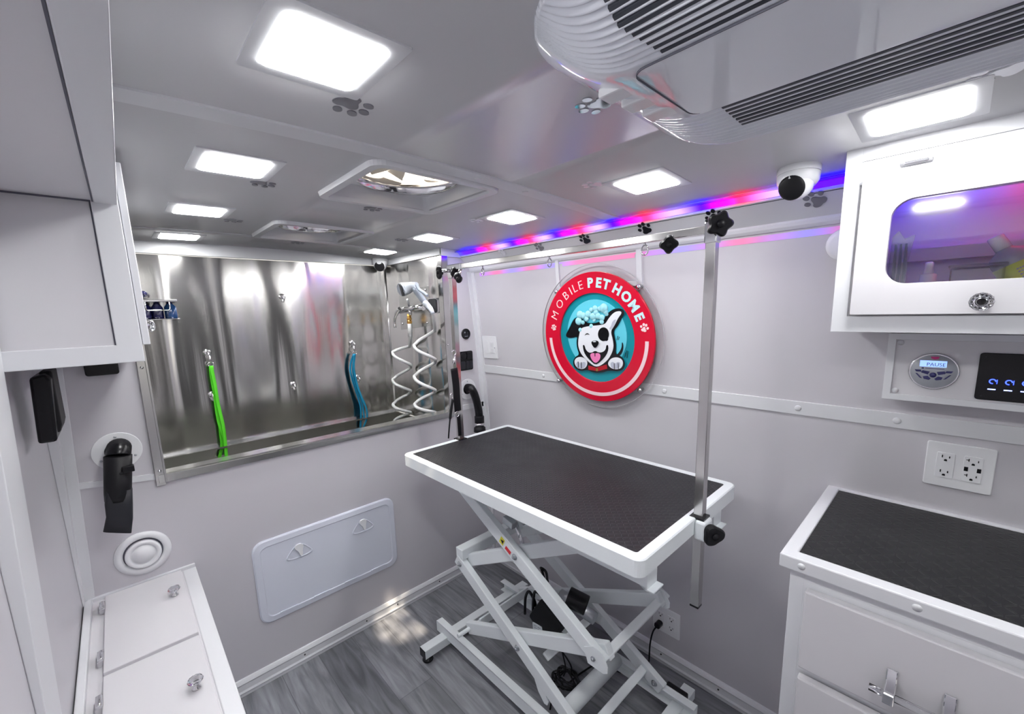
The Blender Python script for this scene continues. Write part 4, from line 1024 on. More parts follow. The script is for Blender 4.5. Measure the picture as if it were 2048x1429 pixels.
sel(572, 1005, 10, 13, .0182, .0200, 'brass', 'collar_tag')
sp([(776, 765), (790, 815), (776, 870), (742, 902), (720, 892), (752, 862), (774, 822)], .0130, .0150, 'sblack', 'tail', 2)
for (x, y, l) in ((738, 742, 18), (750, 745, 14), (812, 872, 26), (822, 880, 30), (802, 885, 22)):
    sp([(x, y - l), (x + 4, y - l), (x - 4, y + l), (x - 8, y + l)], .0128, .0136, 'sblack', 'motion_line', 0)
for (x, y, r) in ((625, 490, 34), (590, 495, 18), (552, 492, 22), (520, 505, 18), (560, 528, 22), (495, 540, 26), (455, 552, 24), (425, 545, 30), (535, 560, 26), (575, 556, 24), (610, 570, 22), (480, 580, 20), (640, 520, 20), (415, 600, 30), (450, 610, 16), (428, 672, 16), (520, 640, 16), (608, 605, 18), (650, 540, 14), (545, 590, 14)):
    a, b = sg(x, y); m = MB(SF.sh(a, b, .0165)); s_ = r * .00058; m.ell((0, 0, 0), (s_, s_, s_ * .45), 16, 8); m.build('soap_bubble', 'bubble', sign)

# ================================================================== GROOMING TABLE
ZT = .93
TX0, TX1, TY0, TY1 = .300, 1.403, -.717, -.113
gt = thing('grooming_table', (.86, -.41, 0), 'white scissor lift grooming table with a black ribbed rubber top', 'grooming table')
cxt, cyt = (TX0 + TX1) / 2, (TY0 + TY1) / 2; wt, ht = TX1 - TX0, TY1 - TY0
m = MB(Fr((cxt, cyt, ZT), (1, 0, 0), (0, 1, 0), (0, 0, 1)))
n0 = rrect(wt, ht, .025, 6); nn = len(n0)
lv = [(rrect(wt - .012, ht - .012, .02, 6), -.048), (n0, -.046), (n0, -.003), (rrect(wt - .006, ht - .006, .023, 6), 0), (rrect(wt - .056, ht - .056, .008, 6), 0), (rrect(wt - .058, ht - .058, .007, 6), -.006)]
vs = [(a, b, z) for lp, z in lv for a, b in lp]
fs = [(j * nn + i, j * nn + (i + 1) % nn, (j + 1) * nn + (i + 1) % nn, (j + 1) * nn + i) for j in range(5) for i in range(nn)] + [list(range(nn))]
m.add(vs, fs); m.build('tabletop_frame', 'powder', gt)
m = MB(Fr((cxt, cyt, ZT), (1, 0, 0), (0, 1, 0), (0, 0, 1))); m.prism(rrect(wt - .058, ht - .058, .007, 6), -.020, -.001); m.build('rubber_mat', 'tread', gt, label='black rubber top with tread pattern')
# corner slots for the arm posts
YN, YF = -.60, -.215
XL, XR, ZL, ZM, ZH = .522, 1.197, .115, .476, .838
S2 = (0, 1, 0)
def arm(p, q, y, w=.026, h=.050, ext=.03, lab=None):
    a, b = Vector((p[0], y, p[1])), Vector((q[0], y, q[1])); d = (b - a).normalized(); m = MB()
    m.bar(a - d * ext, b + d * ext, w, h, S2); return m.build('scissor_arm', 'powder', gt, bevel=.003, label=lab)
def bolt(x, y, z, s=-1):
    f = Fr((x, y, z), (1, 0, 0), (0, 0, 1), (0, -1, 0)) if s < 0 else Fr((x, y, z), (-1, 0, 0), (0, 0, 1), (0, 1, 0))
    m = MB(f); m.lathe([(.0115, 0), (.0115, .002)], n=20); m.prism(circ(.0085, 6), .002, .007); m.lathe([(.0045, .007), (.0045, .011), (0, .012)], n=12); m.build('bolt', 'zinc', gt)
outer, inner = -.5985, -.567
outer2, inner2 = -.2165, -.248
for yo, yi in ((outer, inner), (outer2, inner2)):
    arm((XL, ZM), (XR, ZL), yo); arm((XR, ZM), (XL, ZH), yo)
    arm((XL + .012, ZL + .045), (XR, ZM), yi); arm((XL, ZM), (XR, ZH), yi)
    xm = (XL + XR) / 2
for yo, s in ((outer - .013, -1), (outer2 - .013, -1), (inner2 - .014, -1)):
    for x, z in ((XL, ZM), ((XL + XR) / 2, (ZL + ZM) / 2), (XR, ZM), ((XL + XR) / 2, (ZM + ZH) / 2), (XR, ZL)):
        if yo == inner2 - .014 and z != (ZL + ZM) / 2: continue
        bolt(x, yo, z, s)
# cross bars between the two sides
def cross(x, z, y0=YN, y1=YF, w=.045, h=.02, name='cross_bar', mat='powder', tilt=0.0):
    m = MB(Fr((x, 0, z), (math.cos(tilt), 0, math.sin(tilt)), (0, 1, 0), (-math.sin(tilt), 0, math.cos(tilt)))); m.box(-w / 2, y0, -h / 2, w / 2, y1, h / 2); return m.build(name, mat, gt, bevel=.003)
cross(XR + .012, ZM - .012, outer + .013, outer2 - .013, .028, .046, tilt=-.5)
cross(XL - .002, ZM + .045, -.61, -.20, .045, .045, tilt=.0)
cross(XR - .045, ZL + .032, outer + .013, outer2 - .013, .030, .012, tilt=-.45)
cross(.945, .275, inner + .013, inner2 - .013, .03, .012, tilt=-.5)
cross(XL + .045, ZL + .078, inner + .013, inner2 - .013, .012, .034, tilt=.3)
m = MB(); m.cyl((XL - .0, -.64, ZL + .04), (XL - .0, -.18, ZL + .04), .009, 12); m.build('pivot_rod', 'powder', gt)
m = MB(); m.cyl((XR - .01, -.63, ZH + .002), (XR - .01, -.18, ZH + .002), .009, 12); m.build('pivot_rod', 'powder', gt)
m = MB(); m.cyl((1.03, inner + .01, .108), (1.03, inner2 + .02, .108), .030, 24); m.build('torsion_tube', 'powder', gt)
# end clevis plates at the right joint
for y in (outer + .0, outer2):
    m = MB(Fr((XR, y, ZM), (1, 0, 0), (0, 0, 1), (0, -1, 0))); m.prism([(-.035, .018), (.0, .040), (.030, .036), (.050, .0), (.050, -.018), (.036, -.028), (-.02, -.028)], .0135, .0175); m.build('pivot_plate', 'powder', gt)
# under-table rails
for y in (-.625, -.19):
    m = MB(); m.box(TX0 + .09, y - .003, ZT - .100, TX1 - .075, y + .003, ZT - .045); m.box(TX0 + .09, y - .003, ZT - .100, TX1 - .075, y + (.026 if y < -.4 else -.026), ZT - .095); m.build('top_rail', 'powder', gt, bevel=.001)
for y0, y1 in ((-.64, -.60), (-.23, -.18)):
    m = MB(); m.box(TX1 - .024, y0 - .01, ZT - .118, TX1 - .020, y1, ZT - .045); m.box(TX1 - .024, y0 - .01, ZT - .118, TX1 - .002, y1, ZT - .114); m.box(TX1 - .30, y0 - .01, ZT - .11, TX1 - .022, y0 - .007, ZT - .045); m.build('rail_bracket', 'powder', gt, bevel=.001)
# base
for y in (YN - .018, YF + .018):
    m = MB(); d = .02; s = 1 if y < -.4 else -1
    m.box(.325, y - .0025, .055, 1.345, y + .0025, .105); m.box(.325, y - .0025, .101, 1.345, y + s * .028, .105); m.box(.325, y - .0025, .055, 1.345, y + s * .028, .059); m.build('base_rail', 'powder', gt, bevel=.001)
for x in (.385, 1.275):
    bt = MB(); bt.box(x - .022, -.735, .026, x + .022, -.100, .066); b_ = bt.build('base_tube', 'powder', gt, bevel=.002)
    for y in (-.737, -.102):
        m = MB(); m.box(x - .021, y, .027, x + .021, y + .004, .065); m.build('end_cap', 'black', b_, bevel=.001)
    for y in (-.712, -.125):
        m = MB(Fr((x, y, 0), (1, 0, 0), (0, 1, 0), (0, 0, 1))); m.lathe([(.022, 0), (.024, .004), (.022, .012), (.008, .014), (.006, .027)], n=24); m.build('foot', 'black', b_)
m = MB(Fr((1.06, -.105, .06), (1, 0, 0), (0, 0, 1), (0, -1, 0))); 
m = MB(); m.box(1.22, -.19, .07, 1.30, -.165, .10); m.build('roller_block', 'black', gt, bevel=.006)
# actuator and motor
act = MB(); A0, A1 = hit(1030, 1042, 1, -.41), hit(1046, 1092, 1, -.40); dirv = (A1 - A0).normalized()
act.tube([A0, A0 + dirv * .16], .0095, 16, raw=True); act.build('lift_rod', 'chrome', gt, label='shiny steel lift rod')
m = MB(); m.bar(A0 + Vector((-.03, -.03, .012)), A0 + Vector((.03, -.03, .0)), .03, .03, S2); m.bar(A0 + Vector((-.03, .03, .012)), A0 + Vector((.03, .03, .0)), .006, .05, S2); m.build('rod_bracket', 'zinc', gt, bevel=.003)
m = MB(); m.cyl(hit(1120, 1190, 1, -.36), hit(1190, 1238, 1, -.34), .024, 18); m.build('actuator_tube', 'zinc', gt)
m = MB(); a = hit(1150, 1206, 1, -.38); m.cyl(a + Vector((-.035, .0, .01)), a + Vector((.035, .03, -.012)), .037, 28); m.build('motor', 'black', gt, label='black round motor', bevel=.004)
bx = hit(1095, 1232, 1, -.40); g = Fr(bx, (.85, 0, -.52), (.52, 0, .85), (0, -1, 0))
m = MB(g); m.prism(rrect(.125, .135, .012, 4, .01, 0), -.05, .03); ctl = m.build('control_box', 'blackm', gt, bevel=.004)
m = MB(); lb = hit(1075, 1259, 1, -.432); g2_ = Fr(lb, (.98, 0, .1), (-.1, 0, .98), (0, -1, 0)); m.F = g2_; m.prism(rrect(.052, .040, .004, 3), -.002, .001); lp = m.build('label_plate', 'paper', ctl)
m = MB(g2_)
for k in range(3):
    for q in (-1, 1): m.box(q * .011 - .008, .009 - k * .009, .001, q * .011 + .008, .012 - k * .009, .0014)
m.build('print', 'print', lp)
for (u0, u1, u2) in ((1050, 1058, 1068), (1066, 1072, 1090)):
    m = MB(); m.tube(catmull([hit(u0, 1228, 1, -.41), hit(u0 + 1, 1196, 1, -.42), hit(u1, 1184, 1, -.42), hit(u2, 1200, 1, -.41), hit(u2 + 4, 1214, 1, -.40)], 6), .006, 8, raw=True); m.build('cable_loop', 'black', gt)
m = MB(); m.tube(catmull([Vector((.80, -.36, .30)), hit(1085, 1146, 1, -.30), hit(1082, 1137, 1, -.31), hit(1092, 1145, 1, -.30), hit(1095, 1165, 1, -.34)], 6), .006, 8, raw=True); m.build('cable_loop', 'black', gt)
# safety stickers
aa = Vector((XR, 0, ZM)); bb = Vector((XL, 0, ZH)); d = (bb - aa).normalized(); 
for k, (tt, w, mt) in enumerate(((.595, .022, 'warn'), (.545, .030, 'paper'))):
    p = aa.lerp(bb, tt); g = Fr((p.x, outer - .0132, p.z), d, Vector((0, 0, 1)).cross(Vector((0, 1, 0))) if 0 else Vector((-d.z, 0, d.x)), (0, -1, 0))
    m = MB(g); m.box(-w / 2, -.014, 0, w / 2, .014, .0006); s = m.build('sticker', mt, gt)
    m = MB(g)
    if k == 0: m.prism([(-.008, -.009), (.008, 0), (-.008, .009)], .0006, .001); m.build('warning_triangle', 'black', s)
    else: m.box(-.015, -.002, .0006, .015, .013, .001); m.build('red_block', 'labelred', s)
# bracket tongue hanging on the lower arm
m = MB(Fr((.975, outer - .004, .20), (1, 0, 0), (0, 0, 1), (0, -1, 0))); m.prism([(-.045, .035), (.01, .0), (.028, -.030), (.022, -.048), (.008, -.050), (-.02, -.02)], 0, .004); m.build('arm_tongue', 'powder', gt)

# ================================================================== GROOMING ARM
ga = thing('overhead_grooming_frame', (1.405, -.405, .65), 'tall square chrome H arm with black knobs clamped over the grooming table', 'grooming frame')
PX, PXL, PY = 1.405, .312, -.405
PYL = -.425
m = MB(); m.box(PX - .0125, PY - .0125, .655, PX + .0125, PY + .0125, 1.715); m.build('post', 'brush', ga, bevel=.0015)
m = MB(); m.box(PX - .0123, PY - .0123, .650, PX + .0123, PY + .0123, .655); m.build('end_cap', 'black', ga)
m = MB(); m.box(PXL - .0125, PYL - .0125, .70, PXL + .0125, PYL + .0125, 1.705); m.build('post', 'brush', ga, bevel=.0015)
m = MB(); m.bar((PXL, PYL - .004, 1.700), (PX, PY - .002, 1.698), .024, .020, (0, 1, 0)); m.build('top_bar', 'brush', ga, bevel=.0015)
m = MB(); m.box(PX - .0155, PY - .0155, 1.665, PX + .0155, PY + .0155, 1.717); m.build('corner_sleeve', 'chrome', ga, bevel=.003)
m = MB(); m.box(PX - .0145, PY - .0145, 1.7165, PX + .0145, PY + .0145, 1.7235); m.build('end_cap', 'black', ga, bevel=.001)
m = MB(); m.bar((PXL - .015, PYL - .004, 1.700), (PXL + .085, PYL - .004, 1.700), .028, .025, (0, 1, 0)); m.box(PXL - .0155, PYL - .0155, 1.655, PXL + .0155, PYL + .0155, 1.71); m.build('corner_sleeve', 'chrome', ga, bevel=.003)
knobs = []
star_knob(Fr((PX + .020, PY - .018, 1.7055), (.82, .57, 0), (.05, -.08, 1), (.57, -.82, -.1)), .031, .020, 5).build('knob', 'knob', ga)
star_knob(Fr((PX - .098, PY - .034, 1.674), (.9, .44, 0), (.15, -.3, .94), (.42, -.84, -.34)), .024, .018, 4).build('knob', 'knob', ga)
m = MB(); m.cyl((PX - .10, PY - .002, 1.698), (PX - .10, PY - .026, 1.68), .008, 12); m.build('knob_bolt', 'chrome', ga)
star_knob(Fr((PXL - .016, PYL - .05, 1.680), (0, 0, 1), (1, 0, 0), (0, -1, 0)), .028, .014, 2).build('knob', 'knob', ga)
m = MB(); m.cyl((PXL - .012, PYL - .05, 1.685), (PXL, PYL - .01, 1.69), .008, 12); m.build('knob_bolt', 'chrome', ga)
star_knob(Fr((PXL + .03, PYL - .01, 1.678), (0, 0, 1), (0, 1, 0), (1, 0, 0)), .024, .012, 3).build('knob', 'knob', ga)
star_knob(Fr((PXL + .085, PYL - .03, 1.655), (.7, 0, -.7), (.5, .5, .5), (.5, -.7, -.5)), .027, .014, 2).build('knob', 'knob', ga)
m = MB(); m.cyl((PXL + .075, PYL - .006, 1.695), (PXL + .08, PYL - .025, 1.66), .008, 12); m.build('knob_bolt', 'chrome', ga)
for x in (.507, .866, 1.223):
    m = MB(); m.cyl((x, PY - .008, 1.690), (x, PY - .008, 1.682), .003, 8)
    m.tube([(x + .0125 * math.cos(a), PY - .008 - .004 * math.cos(a), 1.669 + .0135 * math.sin(a)) for a in [2 * PI * i / 24 for i in range(24)]], .0021, 8, closed=True); m.build('ring', 'chrome', ga)
# clamp at the table edge
m = MB(); m.box(PX - .002, PY - .03, ZT - .060, PX + .028, PY + .02, ZT - .004); m.build('clamp', 'powder', ga, bevel=.006)
m = MB(); m.box(PX - .020, PY - .022, ZT - .004, PX + .020, PY + .020, ZT + .0012); m.build('clamp_socket', 'black', ga)
star_knob(Fr((PX + .036, PY - .008, ZT - .036), (.6, .8, 0), (0, 0, 1), (.8, -.6, 0)), .032, .02, 3).build('knob', 'knob', ga)
m = MB(); m.cyl((PX + .01, PY - .004, ZT - .036), (PX + .04, PY - .008, ZT - .036), .007, 10); m.build('knob_bolt', 'zinc', ga)
m = MB(); m.box(PXL - .022, PYL - .022, ZT - .03, PXL + .022, PYL + .022, ZT + .002); m.build('clamp_socket', 'black', ga)
# strap and tether on the far post
xs1 = PXL + .016
t = thing('grooming_loop', (xs1, PYL, 1.25), 'black grooming strap with steel rings hanging on the far post', 'grooming loop')
m = MB(); m.tube(catmull([hit(908, 737, 0, xs1), hit(912, 770, 0, xs1), hit(914, 800, 0, xs1 + .004), hit(916, 823, 0, xs1)], 6), .019, 12, raw=True, flat=(1, 0, 0)); m.build('padded_strap', 'blackm', t)
m = MB(); m.tube(catmull([hit(917, 830, 0, xs1), hit(918.5, 850, 0, xs1), hit(920, 872, 0, xs1)], 6), .010, 10, raw=True, flat=(1, 0, 0)); m.build('strap_end', 'blackm', t)
for u, v, r in ((908, 706, .010), (914, 829, .011)):
    p = hit(u, v, 0, xs1 + .010); m = MB(FB(p.y, p.z, p.x)); m.tube([(r * math.cos(a), r * 1.1 * math.sin(a), 0) for a in [2 * PI * i / 20 for i in range(20)]], .0022, 8, closed=True); m.build('ring', 'chrome', t)
m = MB(); m.tube([hit(909, 711, 0, xs1 + .008), hit(909, 722, 0, xs1 + .008), hit(907, 728, 0, xs1 + .008)], [.005, .008, .006], 10, raw=True)
m.build('snap_clip', 'chrome', t)
t = thing('tether', (xs1, PYL, 1.0), 'thin black tether with a steel clip hanging beside the far post', 'tether')
m = MB(); m.tube(catmull([hit(905.5, 799, 0, xs1 + .01), hit(902, 822, 0, xs1 + .01), hit(900, 840, 0, xs1 + .01), hit(898, 862, 0, xs1 + .01), hit(897, 877, 0, xs1)], 6), [.006] * 12 + [.0035] * 13, 8, raw=True); m.build('cord', 'blackm', t)
m = MB(); p = hit(903, 793, 0, xs1 + .012); m.F = FB(p.y, p.z, p.x); m.tube([(.007 * math.cos(a), .011 * math.sin(a), 0) for a in [2 * PI * i / 18 for i in range(18)]], .0022, 8, closed=True); m.build('clip', 'chrome', t)

# ================================================================== COUNTER CABINET
cc = thing('drawer_cabinet', (1.9, -.25, 0), 'white drawer cabinet with black rubber top against the right wall', 'cabinet')
CX0, CX1, CZ = 1.626, 2.55, .96
m = MB(); f0 = -.511
m.holed(rect(CX0, f0, CX1, -.001), [rect(CX0 + .029, f0 + .034, CX1 - .03, -.026)], CZ - .032, CZ); m.build('top_frame', 'trim', cc, bevel=.003)
m = MB(); m.box(CX0 + .0285, f0 + .0335, CZ - .028, CX1 - .0295, -.0255, CZ - .004); m.build('rubber_top', 'tread2', cc, label='black rubber counter mat')
for x in (1.668, 1.85): 
    m = MB(FY(x, CZ - .0155, f0)); m.lathe([(.0075, -.001), (.0075, .0008), (0, .001)], n=18); m.build('screw_cap', 'trim', cc)
m = MB(); m.box(CX0 + .019, -.488, 0, CX0 + .036, -.002, CZ - .032); m.box(CX1 - .04, -.488, 0, CX1 - .02, -.002, CZ - .032); m.box(CX0 + .03, -.02, 0, CX1 - .03, -.004, CZ - .032); m.box(CX0 + .03, -.48, .0, CX1 - .03, -.02, .08); m.build('carcass', 'cab', cc)
m = MB(); m.box(CX0 + .036, -.4915, .08, CX1 - .04, -.4885, CZ - .05); m.box(CX0 + .019, -.492, .0, CX0 + .046, -.486, CZ - .032); m.box(CX0 + .046, -.492, CZ - .057, CX1 - .04, -.486, CZ - .032)
for z in (.70, .45, .20): m.box(CX0 + .046, -.492, z - .018, CX1 - .04, -.486, z + .010)
m.build('face_frame', 'trim', cc, bevel=.001)
for i, (z0, z1) in enumerate(((.705, .893), (.455, .680), (.205, .430))):
    m = MB(); m.box(CX0 + .052, -.515, z0, CX1 - .05, -.493, z1); d_ = m.build('drawer_front', 'cab', cc, bevel=.004)
    if i < 1:
        zc_ = .785
        h_ = MB(); h_.cyl((1.800, -.548, zc_ - .018), (1.955, -.548, zc_ - .018), .0068, 20); hb = h_.build('handle_bar', 'acryl', d_, label='clear acrylic handle bar')
        for x in (1.829, 1.908):
            q = MB(); q.box(x - .0085, -.519, zc_ - .012, x + .0085, -.515, zc_ + .018); q.box(x - .0085, -.560, zc_ - .030, x + .0085, -.515, zc_ - .008); q.build('handle_bracket', 'chrome', hb, bevel=.003)
# ================================================================== WALL CABINET (right)
wc = thing('wall_cabinet', (1.9, -.16, 1.63), 'white wall cabinet with a rounded glass window at the upper right', 'cabinet')
UX0, UX1, UY, UZ0, UZ1 = 1.646, 2.16, -.300, 1.4416, 1.838
m = MB(); m.box(UX0, UY, UZ0, UX0 + .012, -.05, UZ1); m.box(UX1 - .012, UY, UZ0, UX1, -.05, UZ1); m.box(UX0, UY, UZ0, UX1, -.03, UZ0 + .012); m.box(UX0, -.092, UZ0, UX1, -.072, UZ1 - .02); m.box(UX0 + .01, UY, UZ1 - .016, UX1 - .01, -.075, UZ1 - .004)
m.build('carcass', 'cab', wc)
F_ = -.306
m = MB(FY(0, 0, -.300))
m.prism([(UX0, UZ0), (UX0 + .028, UZ0 + .036), (UX0 + .028, UZ1 + .002), (UX0, UZ1 + .002)], 0, .008); m.prism([(UX0, UZ0), (UX1, UZ0), (UX1 - .028, UZ0 + .036), (UX0 + .028, UZ0 + .036)], 0, .008)
m.prism([(UX1, UZ0), (UX1, UZ1), (UX1 - .028, UZ1), (UX1 - .028, UZ0 + .036)], 0, .008); m.prism([(UX0 + .028, UZ1 - .030), (UX1 - .028, UZ1 - .030), (UX1 - .028, UZ1 + .002), (UX0 + .028, UZ1 + .002)], 0, .006)
m.prism([(UX0 + .028, 1.76), (UX1 - .028, 1.76), (UX1 - .028, UZ1 - .030), (UX0 + .028, UZ1 - .030)], 0, .003); m.build('face_frame', 'trim', wc, bevel=.0008)
m = MB(FY(0, 0, -.296)); m.holed(rect(UX0 + .014, UZ0 + .014, UX1 - .014, UZ1 - .01), [rrect(.350, .178, .040, 8, (1.7325 + 2.075) / 2, (1.545 + 1.715) / 2)], 0, .0035); m.build('inner_frame', 'cab', wc)
m = MB(FY(0, 0, -.303)); wcx, wcz = (1.7325 + 2.075) / 2, (1.545 + 1.715) / 2
m.holed(rrect(2.122 - 1.680, 1.776 - 1.481, .004, 3, (2.122 + 1.680) / 2, (1.776 + 1.481) / 2), [rrect(2.075 - 1.7325, 1.715 - 1.545, .036, 8, wcx, wcz)], 0, .018); door = m.build('door', 'cab', wc, bevel=.0015)
m = MB(FY(0, 0, -.303)); m.prism(rrect(2.08 - 1.728, .18, .038, 8, wcx, wcz), -.004, -.001); m.build('glass_pane', 'pane', door)
m = MB(FY(1.877, 1.504, -.321)); m.lathe([(.009, 0), (.009, .004), (.006, .008), (.006, .014)], n=20); kn = m.build('knob_base', 'chrome', door)
def crystal(fr, r, parent, name='crystal_knob'):
    m = MB(fr); n = 12; prof = [(.35, 0), (.75, .25), (1.0, .62), (.86, .95), (.45, 1.12), (0, 1.15)]; vs = []; fs = []
    for j, (a, b) in enumerate(prof):
        for k in range(n):
            an = 2 * PI * (k + .5 * (j % 2)) / n; vs.append((a * r * math.cos(an), a * r * math.sin(an), b * r))
    for j in range(len(prof) - 1):
        for k in range(n):
            l = (k + 1) % n
            if j % 2 == 0: fs += [(j * n + k, j * n + l, (j + 1) * n + k), (j * n + l, (j + 1) * n + l, (j + 1) * n + k)]
            else: fs += [(j * n + k, j * n + l, (j + 1) * n + l), (j * n + k, (j + 1) * n + l, (j + 1) * n + k)]
    fs.append(list(range(n))[::-1]); m.add(vs, fs); return m.build(name, 'crystal', parent, label='faceted clear glass knob')
crystal(FY(1.877, 1.504, -.335), .017, door)
m = MB(FY(0, 0, -.306)); m.prism([(p[0], p[1] ) for p in rrect(.050, .008, .0035, 4, 1.761, 1.786)], -.001, .005); m.prism(rrect(.036, .0045, .002, 3, 1.761, 1.786), .004, .009); m.build('hinge', 'chrome', door, bevel=.0008)
m = MB(); m.bar((1.7525, -.098, 1.727), (1.8305, -.098, 1.727), .006, .008, S2); tag(m.build('light_bar', 'barlit'), 'small white light bar glowing inside the wall cabinet', 'light bar')
m = MB(); m.box(1.70, -.130, 1.772, 2.10, -.106, 1.776); tag(m.build('light_strip', 'led2'), 'blue and red light strip inside the top of the wall cabinet', 'light strip')
m = MB(); m.box(UX0 + .012, -.130, 1.600, UX1 - .012, -.092, 1.628); m.build('ledge', 'cab', wc)
sh = UZ0 + .012
# stuff in the cabinet
RZ = 1.500   # inner shelf board just behind the window's lower edge
m = MB(); m.box(UX0 + .012, UY + .012, RZ, UX1 - .012, -.092, RZ + .012); m.build('shelf', 'cab', wc)
zs0 = RZ + .012
def UP(x, y, z): return Fr((x, y, z), (1, 0, 0), (0, 1, 0), (0, 0, 1))
t = thing('spray_bottle', (1.795, -.215, zs0), 'small white spray bottle with nozzle cap behind the cabinet glass', 'bottle')
m = MB(UP(1.795, -.215, zs0)); m.lathe([(.020, 0), (.021, .004), (.021, .024), (.018, .030), (.018, .033)], n=28); m.build('body', 'white', t)
m = MB(UP(1.795, -.215, zs0)); m.lathe([(.0235, .0335), (.0235, .036), (.014, .0375), (.0135, .052), (.011, .0535)], n=28); m.build('collar', 'white', t)
m = MB(UP(1.795, -.215, zs0)); m.lathe([(.0095, .053), (.007, .066), (.0075, .067), (.007, .077), (.004, .079)], n=24); m.build('nozzle', 'white', t)
t = thing('bottle', (1.95, -.20, zs0), 'tilted cloudy bottle with yellow label at the right of the cabinet window', 'bottle')
g = Fr((1.948, -.200, zs0 + .012), (.86, 0, .5), (0, 1, 0), (-.50, 0, .86))
m = MB(g); m.lathe([(.030, 0), (.032, .004), (.032, .070), (.028, .084), (.013, .094), (.012, .098)], n=32); m.build('body', 'milky', t)
m = MB(g); m.lathe([(.0325, .012), (.0325, .062)], n=32); lb_ = m.build('label', 'yellow', t, label='yellow green label')
m = MB(g); m.lathe([(.013, .096), (.0125, .124), (.011, .126), (0, .126)], n=24); m.build('cap', 'white', t)
m = MB(g)
for k in range(6):
    zz_ = .018 + k * .006
    for q in range(5):
        a = -PI / 2 - .15 + q * .12; p_ = [( .0330 * math.cos(a), .0330 * math.sin(a), zz_), (.0330 * math.cos(a + .09), .0330 * math.sin(a + .09), zz_), (.0330 * math.cos(a + .09), .0330 * math.sin(a + .09), zz_ + .003), (.0330 * math.cos(a), .0330 * math.sin(a), zz_ + .003)]
        m.add(p_, [(0, 1, 2, 3)])
m.build('fine_print', 'print', lb_)
t = thing('toothbrush_packet', (1.745, -.245, zs0), 'clear plastic packet of blue brushes at the left of the cabinet window', 'packet')
for i, x in enumerate((1.7385, 1.747, 1.7555)):
    m = MB(); m.tube([(x, -.25, zs0), (x + .002, -.25, zs0 + .06), (x + .001, -.25, zs0 + .12)], [.0038, .003, .0025], 8); m.build('brush', M['navyg'] if i != 1 else 'collar' if 0 else 'navyg', t)
m = MB(FY(1.748, zs0, -.256)); m.prism([(-.018, 0), (.016, 0), (.015, .08), (.022, .135), (.006, .128), (-.004, .146), (-.014, .135), (-.016, .06)], 0, .014); m.build('wrapper', 'bag', t)
t = thing('plastic_box', (1.865, -.20, zs0), 'clear plastic box in the middle of the cabinet window', 'box')
m = MB(); m.box(1.828, -.235, zs0, 1.905, -.150, zs0 + .062); m.build('body', 'boxp', t, bevel=.004)
m = MB(); m.box(1.825, -.238, zs0 + .062, 1.908, -.147, zs0 + .068); m.build('lid', 'boxp', t, bevel=.002)

# ================================================================== RADIO / CONTROL PANEL
rp = thing('control_panel', (1.95, -.08, 1.34), 'white framed control panel under the wall cabinet', 'control panel')
RY = -.105
m = MB(); m.box(1.735, RY, 1.262, 2.35, -.045, 1.428); m.build('housing', 'cab', rp)
m = MB(FY(0, 0, RY)); X0_, X1_, Z0_, Z1_ = 1.733, 2.352, 1.2605, 1.4285; w_ = .0155
m.prism([(X0_, Z0_), (X0_ + w_, Z0_ + w_), (X0_ + w_, Z1_ - w_), (X0_, Z1_)], 0, .006); m.prism([(X0_, Z0_), (X1_, Z0_), (X1_ - w_, Z0_ + w_), (X0_ + w_, Z0_ + w_)], 0, .006); m.prism([(X0_, Z1_), (X0_ + w_, Z1_ - w_), (X1_ - w_, Z1_ - w_), (X1_, Z1_)], 0, .006); m.build('frame', 'trim', rp, bevel=.001)
for z in (1.284, 1.405):
    m = MB(FY(1.7565, z, RY)); m.lathe([(.0065, 0), (.0065, .002), (0, .003)], n=18); m.build('screw_cap', 'trim', rp)
rc = hit(1867, 743, 1, RY)
f = FY(rc.x, rc.z, RY); rr_ = .0445
t = thing('radio', f.o, 'round grey radio with a lit blue display under the wall cabinet', 'radio')
m = MB(f); m.lathe([(rr_, 0), (rr_, .003), (rr_ * .95, .006), (rr_ * .90, .005)], n=56); m.build('bezel', 'chrome', t)
m = MB(f); m.lathe([(rr_ * .92, .004), (rr_ * .91, .0055), (0, .0056)], n=56); m.build('face', 'grey', t)
m = MB(f); m.box(-.025, .011, .0055, .021, .026, .0062); sc_ = m.build('display', 'lcd', t)
vs, fs = text_mesh('PAUSE', .0115, None, .0, .0001); m = MB(f); m.add([(a + .003, b + .0165, c + .0064) for a, b, c in vs], fs); m.build('display_text', 'violet', sc_)
m = MB(f); m.prism([(-.008, .031), (.007, .031), (.005, .0355), (0, .037), (-.005, .0355)][::-1] if 0 else [(-.0075, .036), (-.006, .031), (0, .029), (.006, .031), (.0075, .036)], .0055, .0066); m.build('power_button', 'magenta', t)
m = MB(f); m.box(-.021, .0055, .0056, -.017, .009, .0060); m.box(-.015, .0064, .0056, .018, .0078, .0060); m.build('name_line', 'violet', t)
for sx in (-1, 1):
    for pts in ([(-.033, .003), (-.022, .003), (-.020, -.002), (-.030, -.002)], [(-.019, .002), (-.006, -.0005), (-.009, -.008), (-.021, -.004)], [(-.031, -.006), (-.028, -.006), (-.018, -.018), (-.022, -.017)], [(-.017, -.013), (-.009, -.011), (-.003, -.0175), (-.006, -.021), (-.015, -.019)]):
        pts = [(sx * a, b) for a, b in pts]; m = MB(f); m.prism(pts, .0055, .0068); m.build('button', 'violet', t, bevel=.0003)
m = MB(f); m.lathe([(.006, .0055), (.006, .007), (0, .0072)], o=(0, -.0085, 0), n=18); m.build('button', 'violet', t)
sw0 = hit(1957, 798, 1, RY)
f = FY(1.892, 1.2805, RY); t = thing('touch_switchboard', f.o, 'black touch switch panel glowing with small blue lights beside the radio', 'switch panel')
m = MB(f); m.prism(rrect(.40, .107, .006, 4, .20, .0535), 0, .005); m.build('face', 'black', t, bevel=.0015)
